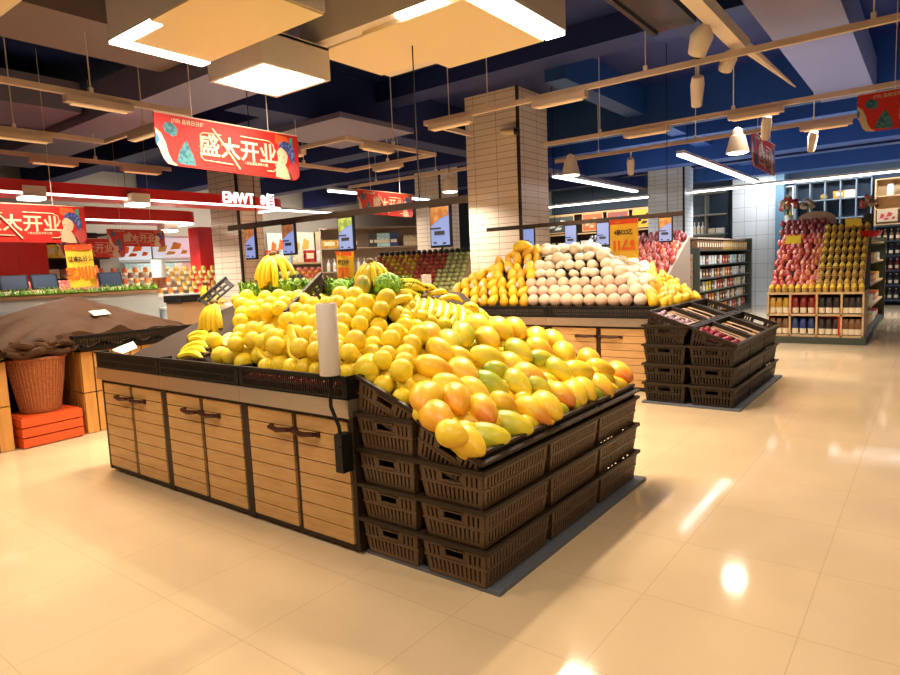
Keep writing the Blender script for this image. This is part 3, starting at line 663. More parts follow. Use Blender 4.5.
# left side
bunch('banana bunch hanging over the left slope with its stem up', bloc(214, 302, 2.68), (0, 0, 0), [(a, p, 0) for a, p in [(-150, 45), (-130, 36), (-108, 44), (-85, 52), (-60, 40), (-35, 30), (-20, 22)]], scale=1.12)
def hit(px, py, off=.0):
    v = FW + RT * ((px - 450) / FPX) - UP * ((py - 337.5) / FPX); t = 2.2
    while t < 9:
        p = EYE + v * t
        if -5.2 < p.x < -1.5 and 2.2 < p.y < 4.12 and p.z < zs(p.x, p.y) + off: return p
        t += .006
    return None
def hand_px(label, pairs, up, off=.03, bow=1.0, group='bunches of bananas'):
    """bananas lying on the heap, each from a stem end to a tip seen at these places"""
    prs = [(hit(a, b, off), hit(c, d, off)) for a, b, c, d in pairs]; prs = [q for q in prs if q[0] and q[1]]
    P0 = sum((q[0] for q in prs), V((0, 0, 0))) / len(prs); o = thing('banana_bunch', label, 'bananas', M=Matrix.Translation(P0), group=group)
    for i, (p, q) in enumerate(prs):
        a = q - p; L = a.length; a.normalize(); z = V(up); z = (z - a * z.dot(a)).normalized(); tl = .50 * bow; ai = (a * math.cos(tl) + z * math.sin(tl)); zi = (z * math.cos(tl) - a * math.sin(tl)); y = zi.cross(ai)
        put('banana', BM[i % 3], o, None, Matrix.Translation(p - P0) @ Matrix((ai, y, zi)).transposed().to_4x4() @ Matrix.Scale(min(1.45, max(1.05, L / .185)), 4))
    MB().ball((.024, .024, .018), 8, 6, T(*(prs[len(prs) // 2][0] - P0))).build('crown', M_btip, o, smooth=True)
    return o
def on(px, py, y, up): p = at(px, py, y=y); return V((p.x, p.y, max(p.z, zs(p.x, p.y) + up)))
hand_px('banana hand lying flat at the left front beside the paper', [(210, 339, 166, 332), (210, 344, 160, 338), (209, 349, 156, 345), (207, 354, 156, 352), (203, 359, 162, 358), (212, 334, 200, 322)], (0, .45, .9), .045)
bunch('bananas standing in the black grid crate at upper left', bloc(205, 283, 3.02), (0, 0, 0), [(-140, 60, 0), (-110, 66, 0), (-80, 62, 0), (-50, 58, 0)], scale=.95)
# right of the greens
hand_px('banana hand lying on the right of the heap top, tips to the left', [(428, 288, 388, 286), (428, 292, 380, 293), (424, 297, 376, 300), (418, 302, 384, 307)], (.1, .55, .8), .13, 1.0)
hand_px('banana hand draped over the top row of mangoes, tips hanging down', [(404 + 7.4 * k, 291 + 1.9 * k, 401 + 8.0 * k, 318 + 1.3 * k) for k in range(8)], (.75, .5, .35), .06, 1.15)
hand_px('banana hand lying behind the draped one at the heap top', [(430, 290, 408, 288), (440, 293, 414, 291), (452, 297, 430, 294), (464, 303, 442, 299)], (.1, .1, 1), .07)
for p_ in [(273, 268, 3.05), (208, 318, 2.62), (222, 312, 2.66), (165, 348, 2.36), (185, 350, 2.36), (205, 300, 2.9)]:
    p = at(p_[0], p_[1], y=p_[2]); obst.append((p, .06))
sb = None
for px, py, y, a, lab in [(312, 350, 2.42, (-.95, -.25, .05), 'single pale banana lying across the citrus, left of the bag roll'), (303, 364, 2.33, (-1, .05, 0), 'single banana just below the pale one by the tray'), (268, 360, 2.33, (-1, .1, 0), 'short banana tip poking out by the tray, left of the other singles')]:
    p = at(px, py, y=y); p.z = max(p.z, zs(p.x, p.y) + .10); a = V(a).normalized(); z = V((0, .5, .85)); z = (z - a * z.dot(a)).normalized(); yv = z.cross(a)
    Mx = T(*p) @ Matrix((a, -yv, -z)).transposed().to_4x4() @ Matrix.Scale(1.15, 4)
    Mx = T(*p) @ Matrix((a, (-z).cross(a), -z)).transposed().to_4x4() @ Matrix.Scale(1.15, 4)
    if sb is None: o = sb = tag(put('single_banana', BM[2], None, None, Mx), lab, 'banana', 'single bananas on the citrus')
    else: o = dup(sb, lab, M=Mx)
    for dx in (.06, .16): obst.append((p + a * dx, .03))

# ------------------------------------------------------------------ mangoes on the right-hand slope
def mango_mesh(mt, stem=True):
    m = MB()
    def f(x, y, z):
        t = x; w = (1 - .16 * t - .10 * t * t)
        return (x * .5, y * .335 * w + .05 * (x * x - .3), z * .29 * w)
    # poles along x
    m.ball(1, 18, 14, None, lambda x, y, z: f(z, x, y))
    return m.mesh('mango_skin', [mt], True)
MM = {k: mango_mesh(mt) for k, mt in (('y', M_my), ('g', M_mg), ('o', M_mo), ('r', M_mr))}
ST = MB().tube([(-.485, -.0, 0), (-.515, .012, .005)], [.028, .018], 6).mesh('stem', M_mstem)
CN = {'y': 'yellow', 'g': 'green-tinged', 'o': 'orange-yellow', 'r': 'red-blushed'}
RN = ['rim row', 'second row above the rim', 'third row above the rim', 'fourth row above the rim', 'top row under the bananas']
# px, py, length px, direction degrees in the picture, colour, row
mg = [(470.4, 442.0, 50, 50, 'y', 0), (495.3, 438.4, 30, 10, 'g', 0), (516.7, 426.0, 38, 20, 'g', 0), (532.7, 411.8, 40, 35, 'r', 0), (547, 413, 32, 60, 'y', 0), (561.1, 395.8, 38, 45, 'r', 0), (575.3, 394, 36, 60, 'y', 0), (584.2, 390.4, 30, 55, 'y', 0), (603.8, 386.9, 33, 45, 'o', 0), (620, 373, 44, 40, 'r', 0),
      (436.7, 416.4, 30, 60, 'o', 1), (452, 434, 28, 30, 'y', 1), (482.9, 410, 46, 60, 'r', 1), (502.4, 402.9, 30, 20, 'o', 1), (516.7, 383.3, 44, 42, 'g', 1), (546.9, 406.4, 34, 45, 'y', 1), (536, 385, 30, 30, 'g', 1), (557.5, 370, 40, 40, 'g', 1), (578.9, 371.6, 38, 8, 'y', 1), (590, 360, 34, 50, 'o', 1), (600, 368, 30, 20, 'o', 1),
      (426, 397.6, 32, 120, 'o', 2), (456.2, 399.3, 34, 80, 'o', 2), (490, 385.1, 40, 25, 'g', 2), (529.1, 376.2, 38, 30, 'o', 2), (541.6, 359.5, 26, 10, 'g', 2), (564.7, 353.1, 40, 65, 'y', 2), (474, 392, 34, 40, 'y', 2), (497, 371, 26, 10, 'g', 2), (512, 365, 30, 35, 'y', 2),
      (433.1, 367.3, 38, 15, 'o', 3), (463.3, 372.7, 36, 45, 'o', 3), (449.1, 385.1, 34, 15, 'y', 3), (488.2, 358.4, 48, 8, 'y', 3), (518.4, 351.3, 44, 38, 'g', 3), (539.8, 349.6, 30, 35, 'o', 3), (538, 338.9, 44, 50, 'y', 3), (553.3, 340.7, 32, 40, 'y', 3), (460, 357, 30, 20, 'y', 3),
      (429.6, 335.3, 34, 100, 'o', 4), (449.1, 342.4, 36, 85, 'g', 4), (463.3, 335.3, 42, 95, 'g', 4), (488.2, 338.9, 44, 55, 'y', 4), (500.7, 328.9, 32, 40, 'y', 4), (516, 328.9, 34, 50, 'y', 4), (479.3, 326.5, 30, 30, 'y', 4), (440, 350, 30, 30, 'y', 4)]
NV = V((.40, 0, .916))
def slope_pt(px, py, off):
    # right-hand heap surface: through (-1.56, y, .60) rising towards -x
    v = FW + RT * ((px - 450) / FPX) - UP * ((py - 337.5) / FPX)
    P0 = V((-1.56, 2.5, .60)) + NV * off
    t = (P0 - EYE).dot(NV) / v.dot(NV); return EYE + v * t
mroot = {}
cnt = {}
for px, py, L, ang, c, row in mg:
    off = (.055, .085, .10, .115, .13)[row]
    p = slope_pt(px, py, off); p.x = min(p.x, -1.685) if row == 0 else p.x; a = math.radians(ang)
    q = slope_pt(px + math.cos(a) * L / 2, py + math.sin(a) * L / 2, off); ax = (q - p)
    Ln = min(.245, max(.165, 2.1 * ax.length)); ax.normalize()
    nn = (NV - ax * NV.dot(ax)).normalized(); yy = nn.cross(ax)
    R3 = Matrix((ax, yy, nn)).transposed().to_4x4() @ Euler((random.uniform(-.5, .5), random.uniform(-.12, .12), 0)).to_matrix().to_4x4()
    sc = Matrix.Diagonal((Ln, max(.205, Ln * 1.0), max(.20, Ln), 1))
    cnt.setdefault(row, []).append((px, p, T(*p) @ R3 @ sc, c, Ln))
    obst.append((p, .085))
for row, lst in cnt.items():
    lst.sort(key=lambda t: t[0]); seen = {}
    for px, p, M, c, Ln in lst:
        seen[c] = seen.get(c, 0) + 1
        lab = '%s mango, %s of that colour from the left in the %s' % (CN[c], ORD[seen[c] - 1], RN[row])
        key = c
        if key not in mroot:
            o = mroot[key] = tag(put('mango', MM[c], None, None, M), lab, 'mango', 'mangoes heaped over the tilted crates')
            put('stem', ST, o); mroot[key + 'k'] = [(o.children[0] if o.children else [x for x in C.objects if x.parent is o][0], [])]
        else: dup(mroot[key], lab, M=M, children=mroot[key + 'k'])
sh = 0
for px, py in [(428, 322), (441, 326), (455, 328), (468, 326), (480, 322), (492, 324), (436, 316), (450, 318), (466, 317), (421, 318), (478, 315), (470, 310)]:
    p = hit(px, py, .05)
    if p is None: continue
    M = T(*p) @ Euler((random.uniform(-.4, .4), .35, random.uniform(0, 3))).to_matrix().to_4x4() @ Matrix.Diagonal((.18, .19, .18, 1)); c = 'yyoygy'[sh % 6]
    dup(mroot[c], '%s mango tucked under the draped banana tips, %s in that strip' % (CN[c], ORD[sh]), M=M, children=mroot[c + 'k']); sh += 1; obst.append((p, .07))
# buried layer that fills the gaps
for i in range(11):
    for j in range(11):
        x = -2.36 + i * .068; y = 2.30 + j * .175 + (i % 2) * .085
        if y > 4.05 or x > -1.67: continue
        z = .575 + .415 * (-1.56 - x) + .035 + (.03 if x < -1.7 else 0)
        p = V((x, y, z)); px, py = proj(p)
        if px < 418 and x < -1.85: continue
        M = T(*p) @ Euler((rng.uniform(-.4, .4), .42, rng.uniform(0, 3))).to_matrix().to_4x4() @ Matrix.Diagonal((.17, .175, .175, 1))
        dup(mroot['yog'[(i * 3 + j) % 3] if (i * 3 + j) % 3 else 'y'], 'mango deep in the heap, glimpsed between the upper mangoes', M=M, group='mangoes deep in the heap', children=[])

# ------------------------------------------------------------------ round yellow citrus on the front slope
def citrus_mesh(n=18, m=12):
    b = MB()
    def f(x, y, z):
        k = 1 + .03 * max(0, z) ** 6 - .04 * max(0, abs(z) - .93) / .07
        return (x * .98, y * .98, z * .96 * k)
    b.ball(1, n, m, None, f); b.mi(1).ball(.07, 8, 5, T(0, 0, .955)); return b.mesh('citrus', [M_citrus, M_leafd], True)
CM = citrus_mesh()
pts = []
def free(p, r):
    return all((p - o).length > r + ro - .03 for o, ro in obst)
nf = lambda x, y: V((zs(x - .01, y) - zs(x + .01, y), zs(x, y - .01) - zs(x, y + .01), .02)).normalized()
for layer, lift in ((0, 1.0), (1, 2.3)):
    st = .118 if layer == 0 else .128
    for j in range(12):
        for i in range(42):
            x = -4.98 + i * st + (j % 2) * st / 2 + layer * st / 2 + rng.uniform(-.018, .018); y = 2.33 + j * st * .76 + layer * .05 + rng.uniform(-.012, .012)
            if y > 3.06 or x > -1.88: continue
            r = rng.uniform(.052, .064); nv = nf(x, y); p = V((x, y, zs(x, y))) + nv * r * lift
            px, py = proj(p)
            if px < 175 or px > 422 - max(0, (330 - py)) * .55: continue
            if px < 216 or (px < 240 and py < 338) or px < 216 + (py - 338) * .5: continue
            if py < (286 if layer == 0 else 293) or (layer == 1 and y > 2.97): continue
            if layer == 1 and (rng.rand() < .12 or y < 2.36): continue
            if p.y - r < 2.27: p.y = 2.27 + r
            if free(p, r): pts.append([p, r, layer])
P = np.array([list(p) for p, r, l in pts]); Rr = np.array([r for p, r, l in pts])
for it in range(40):     # push overlapping fruit apart, keep it on the boards
    D = P[:, None] - P[None]; dist = np.sqrt((D ** 2).sum(2)) + 1e-9; ov = (Rr[:, None] + Rr[None]) * .985 - dist; np.fill_diagonal(ov, 0); ov[ov < 0] = 0
    P += .42 * (D / dist[..., None] * ov[..., None]).sum(1) * .8
    P[:, 2] -= .0006
    for k in range(len(P)):
        x, y = P[k, 0], P[k, 1]; nv = nf(x, y); d = (P[k, 2] - zs(x, y)) * nv.z
        if d < Rr[k]: P[k] += np.array(nv) * (Rr[k] - d)
        P[k, 1] = max(P[k, 1], 2.27 + Rr[k])
cit = None
def citrus(p, r, label, group):
    global cit
    M = T(*p) @ Euler((rng.uniform(0, 6), rng.uniform(0, 6), rng.uniform(0, 6))).to_matrix().to_4x4() @ Matrix.Scale(float(r), 4)
    if cit is None: cit = tag(put('yellow_citrus', CM, None, None, M), label, 'citrus fruit', group); return cit
    return dup(cit, label, M=M, group=group)
for px, py, r in [(390, 306, .055), (397, 314, .058), (404, 322, .058), (411, 316, .052), (386, 297, .05), (416, 328, .058)]:
    p = hit(px, py, .055)
    if p is not None: P = np.vstack([P, [list(p)]]); Rr = np.append(Rr, r)
for k in range(len(P)):
    px, py = proj(P[k])
    side = 'left of the bag roll' if px < 326 else 'right of the bag roll'
    hgt = 'low by the tray' if P[k, 1] < 2.55 else ('half way up the slope' if P[k, 1] < 2.82 else 'high under the greens')
    citrus(P[k], Rr[k], 'round yellow citrus fruit heaped %s, %s' % (hgt, side), 'yellow citrus %s, %s' % (hgt, side))
# singles that stand out
p = at(367, 369, y=2.33); citrus(p, .074, 'biggest round yellow citrus, at the crate edge right of the bag roll', None)
ch = None
for px, py, y, lab in [(237, 333, 2.52, 'halved pale citrus face up in the left heap'), (281, 309, 2.84, 'small cut citrus half near the dividing panel'), (272, 345, 2.46, 'pale cut citrus above the single banana')]:
    p = at(px, py, y=y); z = zs(p.x, p.y) + .115
    M = T(p.x, p.y - .07, z - .02) @ Euler((math.radians(50), 0, math.radians(30))).to_matrix().to_4x4()
    if ch is None:
        ch = thing('citrus_half', lab, 'citrus half', M=M, group='cut citrus halves')
        MB().ball(.055, 16, 10, None, lambda x, y, z: (x * .055, y * .055, min(0, z) * .055)).build('peel', M_citrus, ch, smooth=True)
        MB().lathe([(.0, .0025), (.046, .002), (.052, .0)], 18).build('cut_face', M_pale, ch); chk = tree(ch)
    else: dup(ch, lab, M=M, children=chk)

# ------------------------------------------------------------------ dividers, grid crate and greens on the heap
hs = [(-.30 + i * .06, -.26 + i * .06, .02 + j * .052, .055 + j * .052) for i in range(10) for j in range(3)]
a = at(298, 313, y=2.72); b = at(327, 281, y=3.06)
u = (b - a); M = frame2((a + b) / 2 + V((0, 0, -.09)), u, (0, -.4, .9))
o = thing('divider_panel', 'dark slotted divider panel leaning in the middle of the citrus heap', 'divider', M=M)
MB().slotted(.46, .14, [h for h in hs if abs(h[0]) < .2 and abs(h[1]) < .2 and h[3] < .13], .012, Matrix()).build('slotted_board', M_board, o); MB().box(-.24, -.008, .138, .24, .02, .156).build('rim', M_crate2, o)
o = thing('grid_panel', 'black grid crate end leaning behind bananas at upper left', 'crate end', M=frame2(tuple(at(221, 296, y=2.98)), (.3, .75, .62), (-.75, -.05, .5)))
hs = [(-.17 + i * .058, -.128 + i * .058, .015 + j * .05, .05 + j * .05) for i in range(6) for j in range(3)]
MB().slotted(.28, .115, [h for h in hs if abs(h[0]) < .135 and abs(h[1]) < .135 and h[3] < .11], .012, Matrix()).build('grid_wall', M_black, o); MB().box(-.15, -.008, .11, .15, .022, .125).build('rim', M_black, o)
# greens along the ridge
m = MB()
for k in range(2600):
    t = rng.rand(); x = -4.52 + t * 1.75; y = 3.10 + rng.uniform(-.05, .22); z = RIDGE - .02 + rng.uniform(0, .06)
    az = rng.uniform(0, 2 * PI); h = rng.uniform(.05, .13); w = rng.uniform(.004, .009); lean = rng.uniform(.2, 1.0)
    d = V((math.cos(az), math.sin(az), 0)); s = V((-d.y, d.x, 0)) * w; b0 = V((x, y, z))
    m1 = b0 + d * h * lean * .5 + V((0, 0, h * .75)); m2 = b0 + d * h * lean + V((0, 0, h * (1.1 - lean * .5)))
    m.mi(0 if rng.rand() < .65 else 1); m.add([b0 - s, b0 + s, m1 + s * 1.3, m1 - s * 1.3, m2], [(0, 1, 2, 3), (3, 2, 4)])
m.box(-4.52, 3.06, RIDGE - .03, -2.77, 3.32, RIDGE + .03)
tag(m.build('garnish_greens', [M_leaf, M_leafd]), 'bushy green garnish leaves along the ridge of the citrus heap', 'greens', kind='stuff')
gv = None
for px, py, r, lab in [(341, 288, .062, 'small round green vegetable head in front of the greens, by the divider'), (388, 286, .085, 'round dark green vegetable head under the smaller banana bunch')]:
    p = at(px, py, y=3.0); p.z = max(p.z, zs(p.x, p.y) + r * .8)
    if gv is None:
        gv = thing('green_head', lab, 'vegetable', M=T(*p) @ Matrix.Scale(r / .08, 4), group='green vegetable heads')
        m = MB()
        for k in range(90):
            az, el = rng.uniform(0, 2 * PI), math.asin(rng.uniform(-.3, 1)); d = V((math.cos(az) * math.cos(el), math.sin(az) * math.cos(el), math.sin(el)))
            m.ball(.022, 7, 5, T(*(d * .062)))
        m.build('florets', M_leaf, gv, smooth=True); MB().lathe([(.02, -.08), (.03, 0)], 8).build('stalk', mat('pale_stalk', (.5, .55, .2), .5), gv); gk = tree(gv)
    else: dup(gv, lab, M=T(*p) @ Matrix.Scale(r / .08, 4), children=gk)
p = at(363, 286, y=3.0); p.z = max(p.z, zs(p.x, p.y) + .07)
tag(MB().ball((.06, .05, .075), 8, 6).build('yellow_gourd', mat('mottled_gourd', (.55, .33, .04), .5, noise=(18, (.3, .35, .05), .4, .6)), None, p, smooth=True), 'mottled yellow-green gourd between the two green heads', 'gourd')

# ------------------------------------------------------------------ orange price cards on rods
def price_card(M, w, h, top, marks, price, label, pole=.0):
    o = thing('price_card', label, 'price card', M=M, group='orange price cards')
    n = 6; vs = []
    for j in range(2):
        for i in range(n + 1): vs.append((-w / 2 + w * i / n, h * j, .012 * math.sin(i / n * PI * 1.5 + j)))
    k = n + 1; vs += [(x, y, z - .004) for x, y, z in vs]
    fs = [(i, i + 1, k + i + 1, k + i) for i in range(n)] + [(2 * k + i + 1, 2 * k + i, 3 * k + i, 3 * k + i + 1) for i in range(n)]
    MB().add(vs, fs).build('card', M_poster, o)
    MB().box(-w / 2, h * .88, .010, w / 2, h, .016).build('red_header', M_posterred, o)
    text('header_mark', top, h * .09, M_poster, o, T(-w * .2, h * .93, .0165), .001, .0005)
    text('black_marks', marks, h * .15, M_ink, o, T(0, h * .66, .0165), .002, .0005, .78)
    text('price_mark', price, h * .30, M_posteror, o, T(0, h * .32, .0165), .012, .0005, .8)
    if pole: MB().box(-.008, -pole, -.014, .008, h * .5, -.006).build('rod', M_white, o)
    return o
banner_c = at(79.5, 288, x=-9.3)
price_card(FACE_X((-9.3, 3.87, 1.46)) @ Matrix.Rotation(.05, 4, 'Z'), .35, .58, '~', '以本B.谷么', '三川川', 'orange price card hanging over the meat counter at far left')
p = at(345, 276, y=3.28); price_card(FACE_Y((p.x, 3.28, p.z - .06)) @ Matrix.Rotation(-.06, 4, 'Z'), .165, .24, '回', '松丁火牛', '川川', 'orange price card standing in the greens behind the lemon heap', .1)
p = at(624, 249, y=7.9); price_card(FACE_Y((p.x, 7.9, p.z - .12)), .37, .50, '~一', '4秘CCI乙', '11ㄥ2', 'orange price card standing on top of the pale fruit heap', .3)
# ================================================================== SECOND ISLAND (pale and yellow fruit)
G = 'boarded cabinets under the pale fruit heap'
for i, w in enumerate(['right cabinet of the pale fruit island, beside its stacked crates', 'second cabinet from the right under the pale fruit heap', 'third cabinet from the right, under the deep yellow fruit']):
    dup(cab, 'golden boarded double-door ' + w, M=T(-3.80 - i * 1.335, 6.96, 0) @ Matrix.Diagonal((1.4, 1, 1, 1)), group=G, children=cabk)
o = thing('countertop', 'brushed steel countertop strip of the pale fruit island', 'countertop', (-6.5, 6.92, .75))
for i in range(3): MB().box(i * 1.345, 0, 0, (i + 1) * 1.345 - .004, 2.0, .095).build('steel_section', M_steel, o)
for i, w in enumerate(['right end, beneath pale fruit', 'middle, beneath the pinkish fruit', 'left end, beneath deep yellow fruit']):
    dup(tr, 'low black slotted tray on the pale fruit island, ' + w, M=T(-3.13 - i * 1.325, 6.925, .846) @ Matrix.Diagonal((1.4, 1, 1.1, 1)), group='black trays along the pale fruit heap', children=trk)
def zs2(x, y): return max(.86, min(1.62, .90 + .98 * (y - 7.02), .90 + .75 * (9.0 - y), .92 + .62 * (-2.44 - x), .90 + .62 * (x + 5.85)))
m = MB(); NX, NY = 30, 18; X0, X1, Y0, Y1 = -5.85, -2.45, 7.0, 8.9
m.add([(X0 + (X1 - X0) * i / NX, Y0 + (Y1 - Y0) * j / NY, zs2(X0 + (X1 - X0) * i / NX, Y0 + (Y1 - Y0) * j / NY) - .012) for j in range(NY + 1) for i in range(NX + 1)],
      [(j * (NX + 1) + i, j * (NX + 1) + i + 1, (j + 1) * (NX + 1) + i + 1, (j + 1) * (NX + 1) + i) for j in range(NY) for i in range(NX)])
ring = [i for i in range(NX + 1)] + [j * (NX + 1) + NX for j in range(1, NY + 1)] + [NY * (NX + 1) + i for i in range(NX - 1, -1, -1)] + [j * (NX + 1) for j in range(NY - 1, 0, -1)]
n0 = len(m.v); m.v += [(m.v[i][0], m.v[i][1], .846) for i in ring]; L = len(ring)
m.f += [(ring[k], n0 + k, n0 + (k + 1) % L, ring[(k + 1) % L]) for k in range(L)]; m.m += [0] * L
tag(m.build('sloping_stand', M_board), 'dark brown sloping stand under the pale fruit heap', 'display stand')
def pale_mesh(mt, sq=1.0):
    m = MB(); m.ball(1, 14, 10, None, lambda x, y, z: (x * (1 + .03 * math.sin(5 * z)), y, z * .92 * sq + .06 * (x * x - .3))); return m.mesh('pale_fruit', [mt], True)
FM = {'foam': pale_mesh(M_foam), 'pink': pale_mesh(M_pink), 'pack': pale_mesh(M_pack, .8)}
ym = MB(); ym.ball(1, 12, 10, None, lambda x, y, z: (x * .78 * (1 - .28 * z), y * .78 * (1 - .28 * z), z * 1.15)); YM = ym.mesh('deep_yellow_fruit', [M_yfruit], True)
stk = MB().box(-.35, -.86, -.4, .35, -.74, .25).mesh('sticker', mat('white_sticker', (.8, .76, .66), .5, noise=(9, (.15, .13, .12), .55, .6)))
roots = {}
LB = {'foam': ('pale_fruit', 'pale cream round fruit wrapped in white foam, mid heap under the orange card', 'fruit', 'pale foam-wrapped fruit'),
      'pink': ('pinkish_fruit', 'pinkish round fruit in the tidy bottom rows of the pale heap', 'fruit', 'pinkish fruit in the bottom rows'),
      'pack': ('wrapped_fruit_pack', 'shiny clear-wrapped pack of pale fruit high in the pale heap', 'fruit pack', 'clear-wrapped packs of pale fruit'),
      'y': ('deep_yellow_fruit', 'pointed deep yellow fruit in the heap left of the pale fruit', 'fruit', 'deep yellow fruit left of the pale fruit'),
      'yr': ('deep_yellow_fruit', 'deep yellow fruit at the right end of the pale heap, above the crates', 'fruit', 'deep yellow fruit at the right end')}
st = .155
for j in range(14):
    for i in range(27):
        x = -5.78 + i * st + (j % 2) * st / 2; y = 7.10 + j * st * .68
        if x > -2.42: continue
        z = zs2(x, y)
        if y > 8.0 and z > 1.5: continue
        jt = .012 if j < 3 else .035; p = V((x + rng.uniform(-jt, jt), y + rng.uniform(-.3, .3) * jt, z + .07 + (.02 * rng.rand() if j > 2 else 0))); px, py = proj(p)
        if px < 455 and y < 7.9: continue
        lim = 524 + (303 - py) * .33
        if px < lim: k = 'y'
        elif px > 648 and py > 255 and (px - 648) > (py - 300) * .5: k = 'yr'
        elif j < 3: k = 'pink' if px < 632 else 'foam'
        elif rng.rand() < .45: k = 'pack'
        else: k = 'foam'
        r = .081 * (rng.uniform(.93, 1.06) if j < 3 else rng.uniform(.86, 1.2)); nm, lab, c, g = LB[k]
        if k in 'yr' or k == 'yr': R = Euler((rng.uniform(-.7, .1), rng.uniform(-.5, .5), rng.uniform(-.6, .6))).to_matrix().to_4x4(); me = YM
        else: R = Euler((rng.uniform(-.5, .5), rng.uniform(-.5, .5), rng.uniform(0, 6)) if j > 2 else (PI / 2, 0, 0)).to_matrix().to_4x4(); me = FM[k]
        M = T(*p) @ R @ Matrix.Scale(r, 4)
        if k not in roots: o = roots[k] = tag(put(nm, me, None, None, M), lab, c, g)
        else: o = dup(roots[k], lab, M=M)
        if k == 'y' and j < 6 and rng.rand() < .35:
            put('white_sticker', stk, o); o['label'] = 'pointed deep yellow fruit bearing a white sticker, left of the pale fruit'; o['group'] = 'deep yellow fruit with stickers'
p = at(336 + 145, 255, y=7.55)
q = at(481 + 55, 252, y=7.6)
dup(mroot['y'], 'large yellow mango lying on top of the deep yellow fruit heap', M=T(-4.62, 7.75, zs2(-4.62, 7.75) + .15) @ Matrix.Scale(.30, 4), group='mangoes on the deep yellow fruit', children=mroot['yk'])
# its crates
S2 = Matrix.Diagonal((1.13, 1.12, 1.06, 1))
tag(MB().box(-2.42, 6.42, 0, -1.45, 8.58, .02).build('base_board', mat('slate_base', (.1, .11, .13))), 'thin slate base board under the crates of red plums', 'base')
for j in range(3):
    y = 6.78 + j * .70
    for k in range(3): crate('dark brown slotted crate in the plum stack, outer column, %s row, %s' % (YN[j], ZN[k]), T(-1.72, y, .02 + k * .202) @ S2, 'crates stacked under the plums', True)
    for k in range(4): crate('dark brown slotted crate in the plum stack, inner column, %s row, %s' % (YN[j], ZN[k]), T(-2.19, y, .02 + k * .202) @ S2, 'crates stacked under the plums', True)
FILL = ['purple', 'card', 'slot']
pl = {}
for c, (x, z, nm) in enumerate([(-1.76, .545, 'lower'), (-2.20, .71, 'upper')]):
    for j in range(3):
        y = 6.78 + j * .70
        M = T(x, y, z) @ Matrix.Rotation(math.radians(20), 4, 'Y') @ S2
        crate('black crate tilted on the plum stack, %s tier, %s row' % (nm, YN[j]), M, 'tilted crates of plums', True)
        MB().box(-.18, -.285, .10, .18, .285, .112).build('x', M_board)  # inner floor, joined to its crate below
        fl = C.objects[-1]; fl.name = 'inner_floor'; fl.parent = [o for o in C.objects if o.name.startswith('plastic_crate')][-1]
        if j == 0:
            kind = 'red_plum' if c == 0 else 'purple_shallot'
            for a in range(5):
                for b in range(5):
                    P_ = M @ V((-.15 + a * .072 + rng.uniform(-.01, .01), -.25 + b * .066 + rng.uniform(-.01, .01), .142 + rng.uniform(0, .02)))
                    Q = T(*P_) @ Euler((rng.uniform(0, 3), 0, rng.uniform(0, 3))).to_matrix().to_4x4()
                    lab = 'dark red plum in the lower tilted black crate' if c == 0 else 'pale purple shallot in the upper tilted black crate'
                    if kind not in pl: pl[kind] = tag(MB().ball((.034, .034, .031) if c == 0 else (.026, .026, .034), 10, 7).build(kind, mat('plum_skin', (.32, .02, .05), .3, vary=.2) if c == 0 else mat('shallot_skin', (.45, .22, .28), .45, vary=.2, noise=(30, (.7, .55, .55), .45, .6)), smooth=True, M=Q), lab, 'plum' if c == 0 else 'shallot', kind.replace('_', ' ') + 's in the tilted crates')
                    else: dup(pl[kind], lab, M=Q)
        if j < 2:
            for b in range(2 if j == 0 else 3):
                lab = 'brown card pack lying in the %s tilted crate, %s row, %s along' % (nm, YN[j], ORD[b])
                P_ = M @ T(0, (.14 + b * .11) if j == 0 else (-.2 + b * .19), .135) @ Matrix.Rotation(.06 * (b - 1), 4, 'Z')
                if 'card' not in pl:
                    q = pl['card'] = thing('card_pack', lab, 'pack', M=P_, group='brown card packs in the tilted crates')
                    MB().box(-.16, -.045, -.02, .16, .045, .02).build('box', mat('brown_card', (.36, .20, .09), .65), q); MB().box(-.10, -.046, -.012, .1, -.030, .0215).build('dark_band', M_crate2, q); pl['ck'] = tree(q)
                else: dup(pl['card'], lab, M=P_, children=pl['ck'])

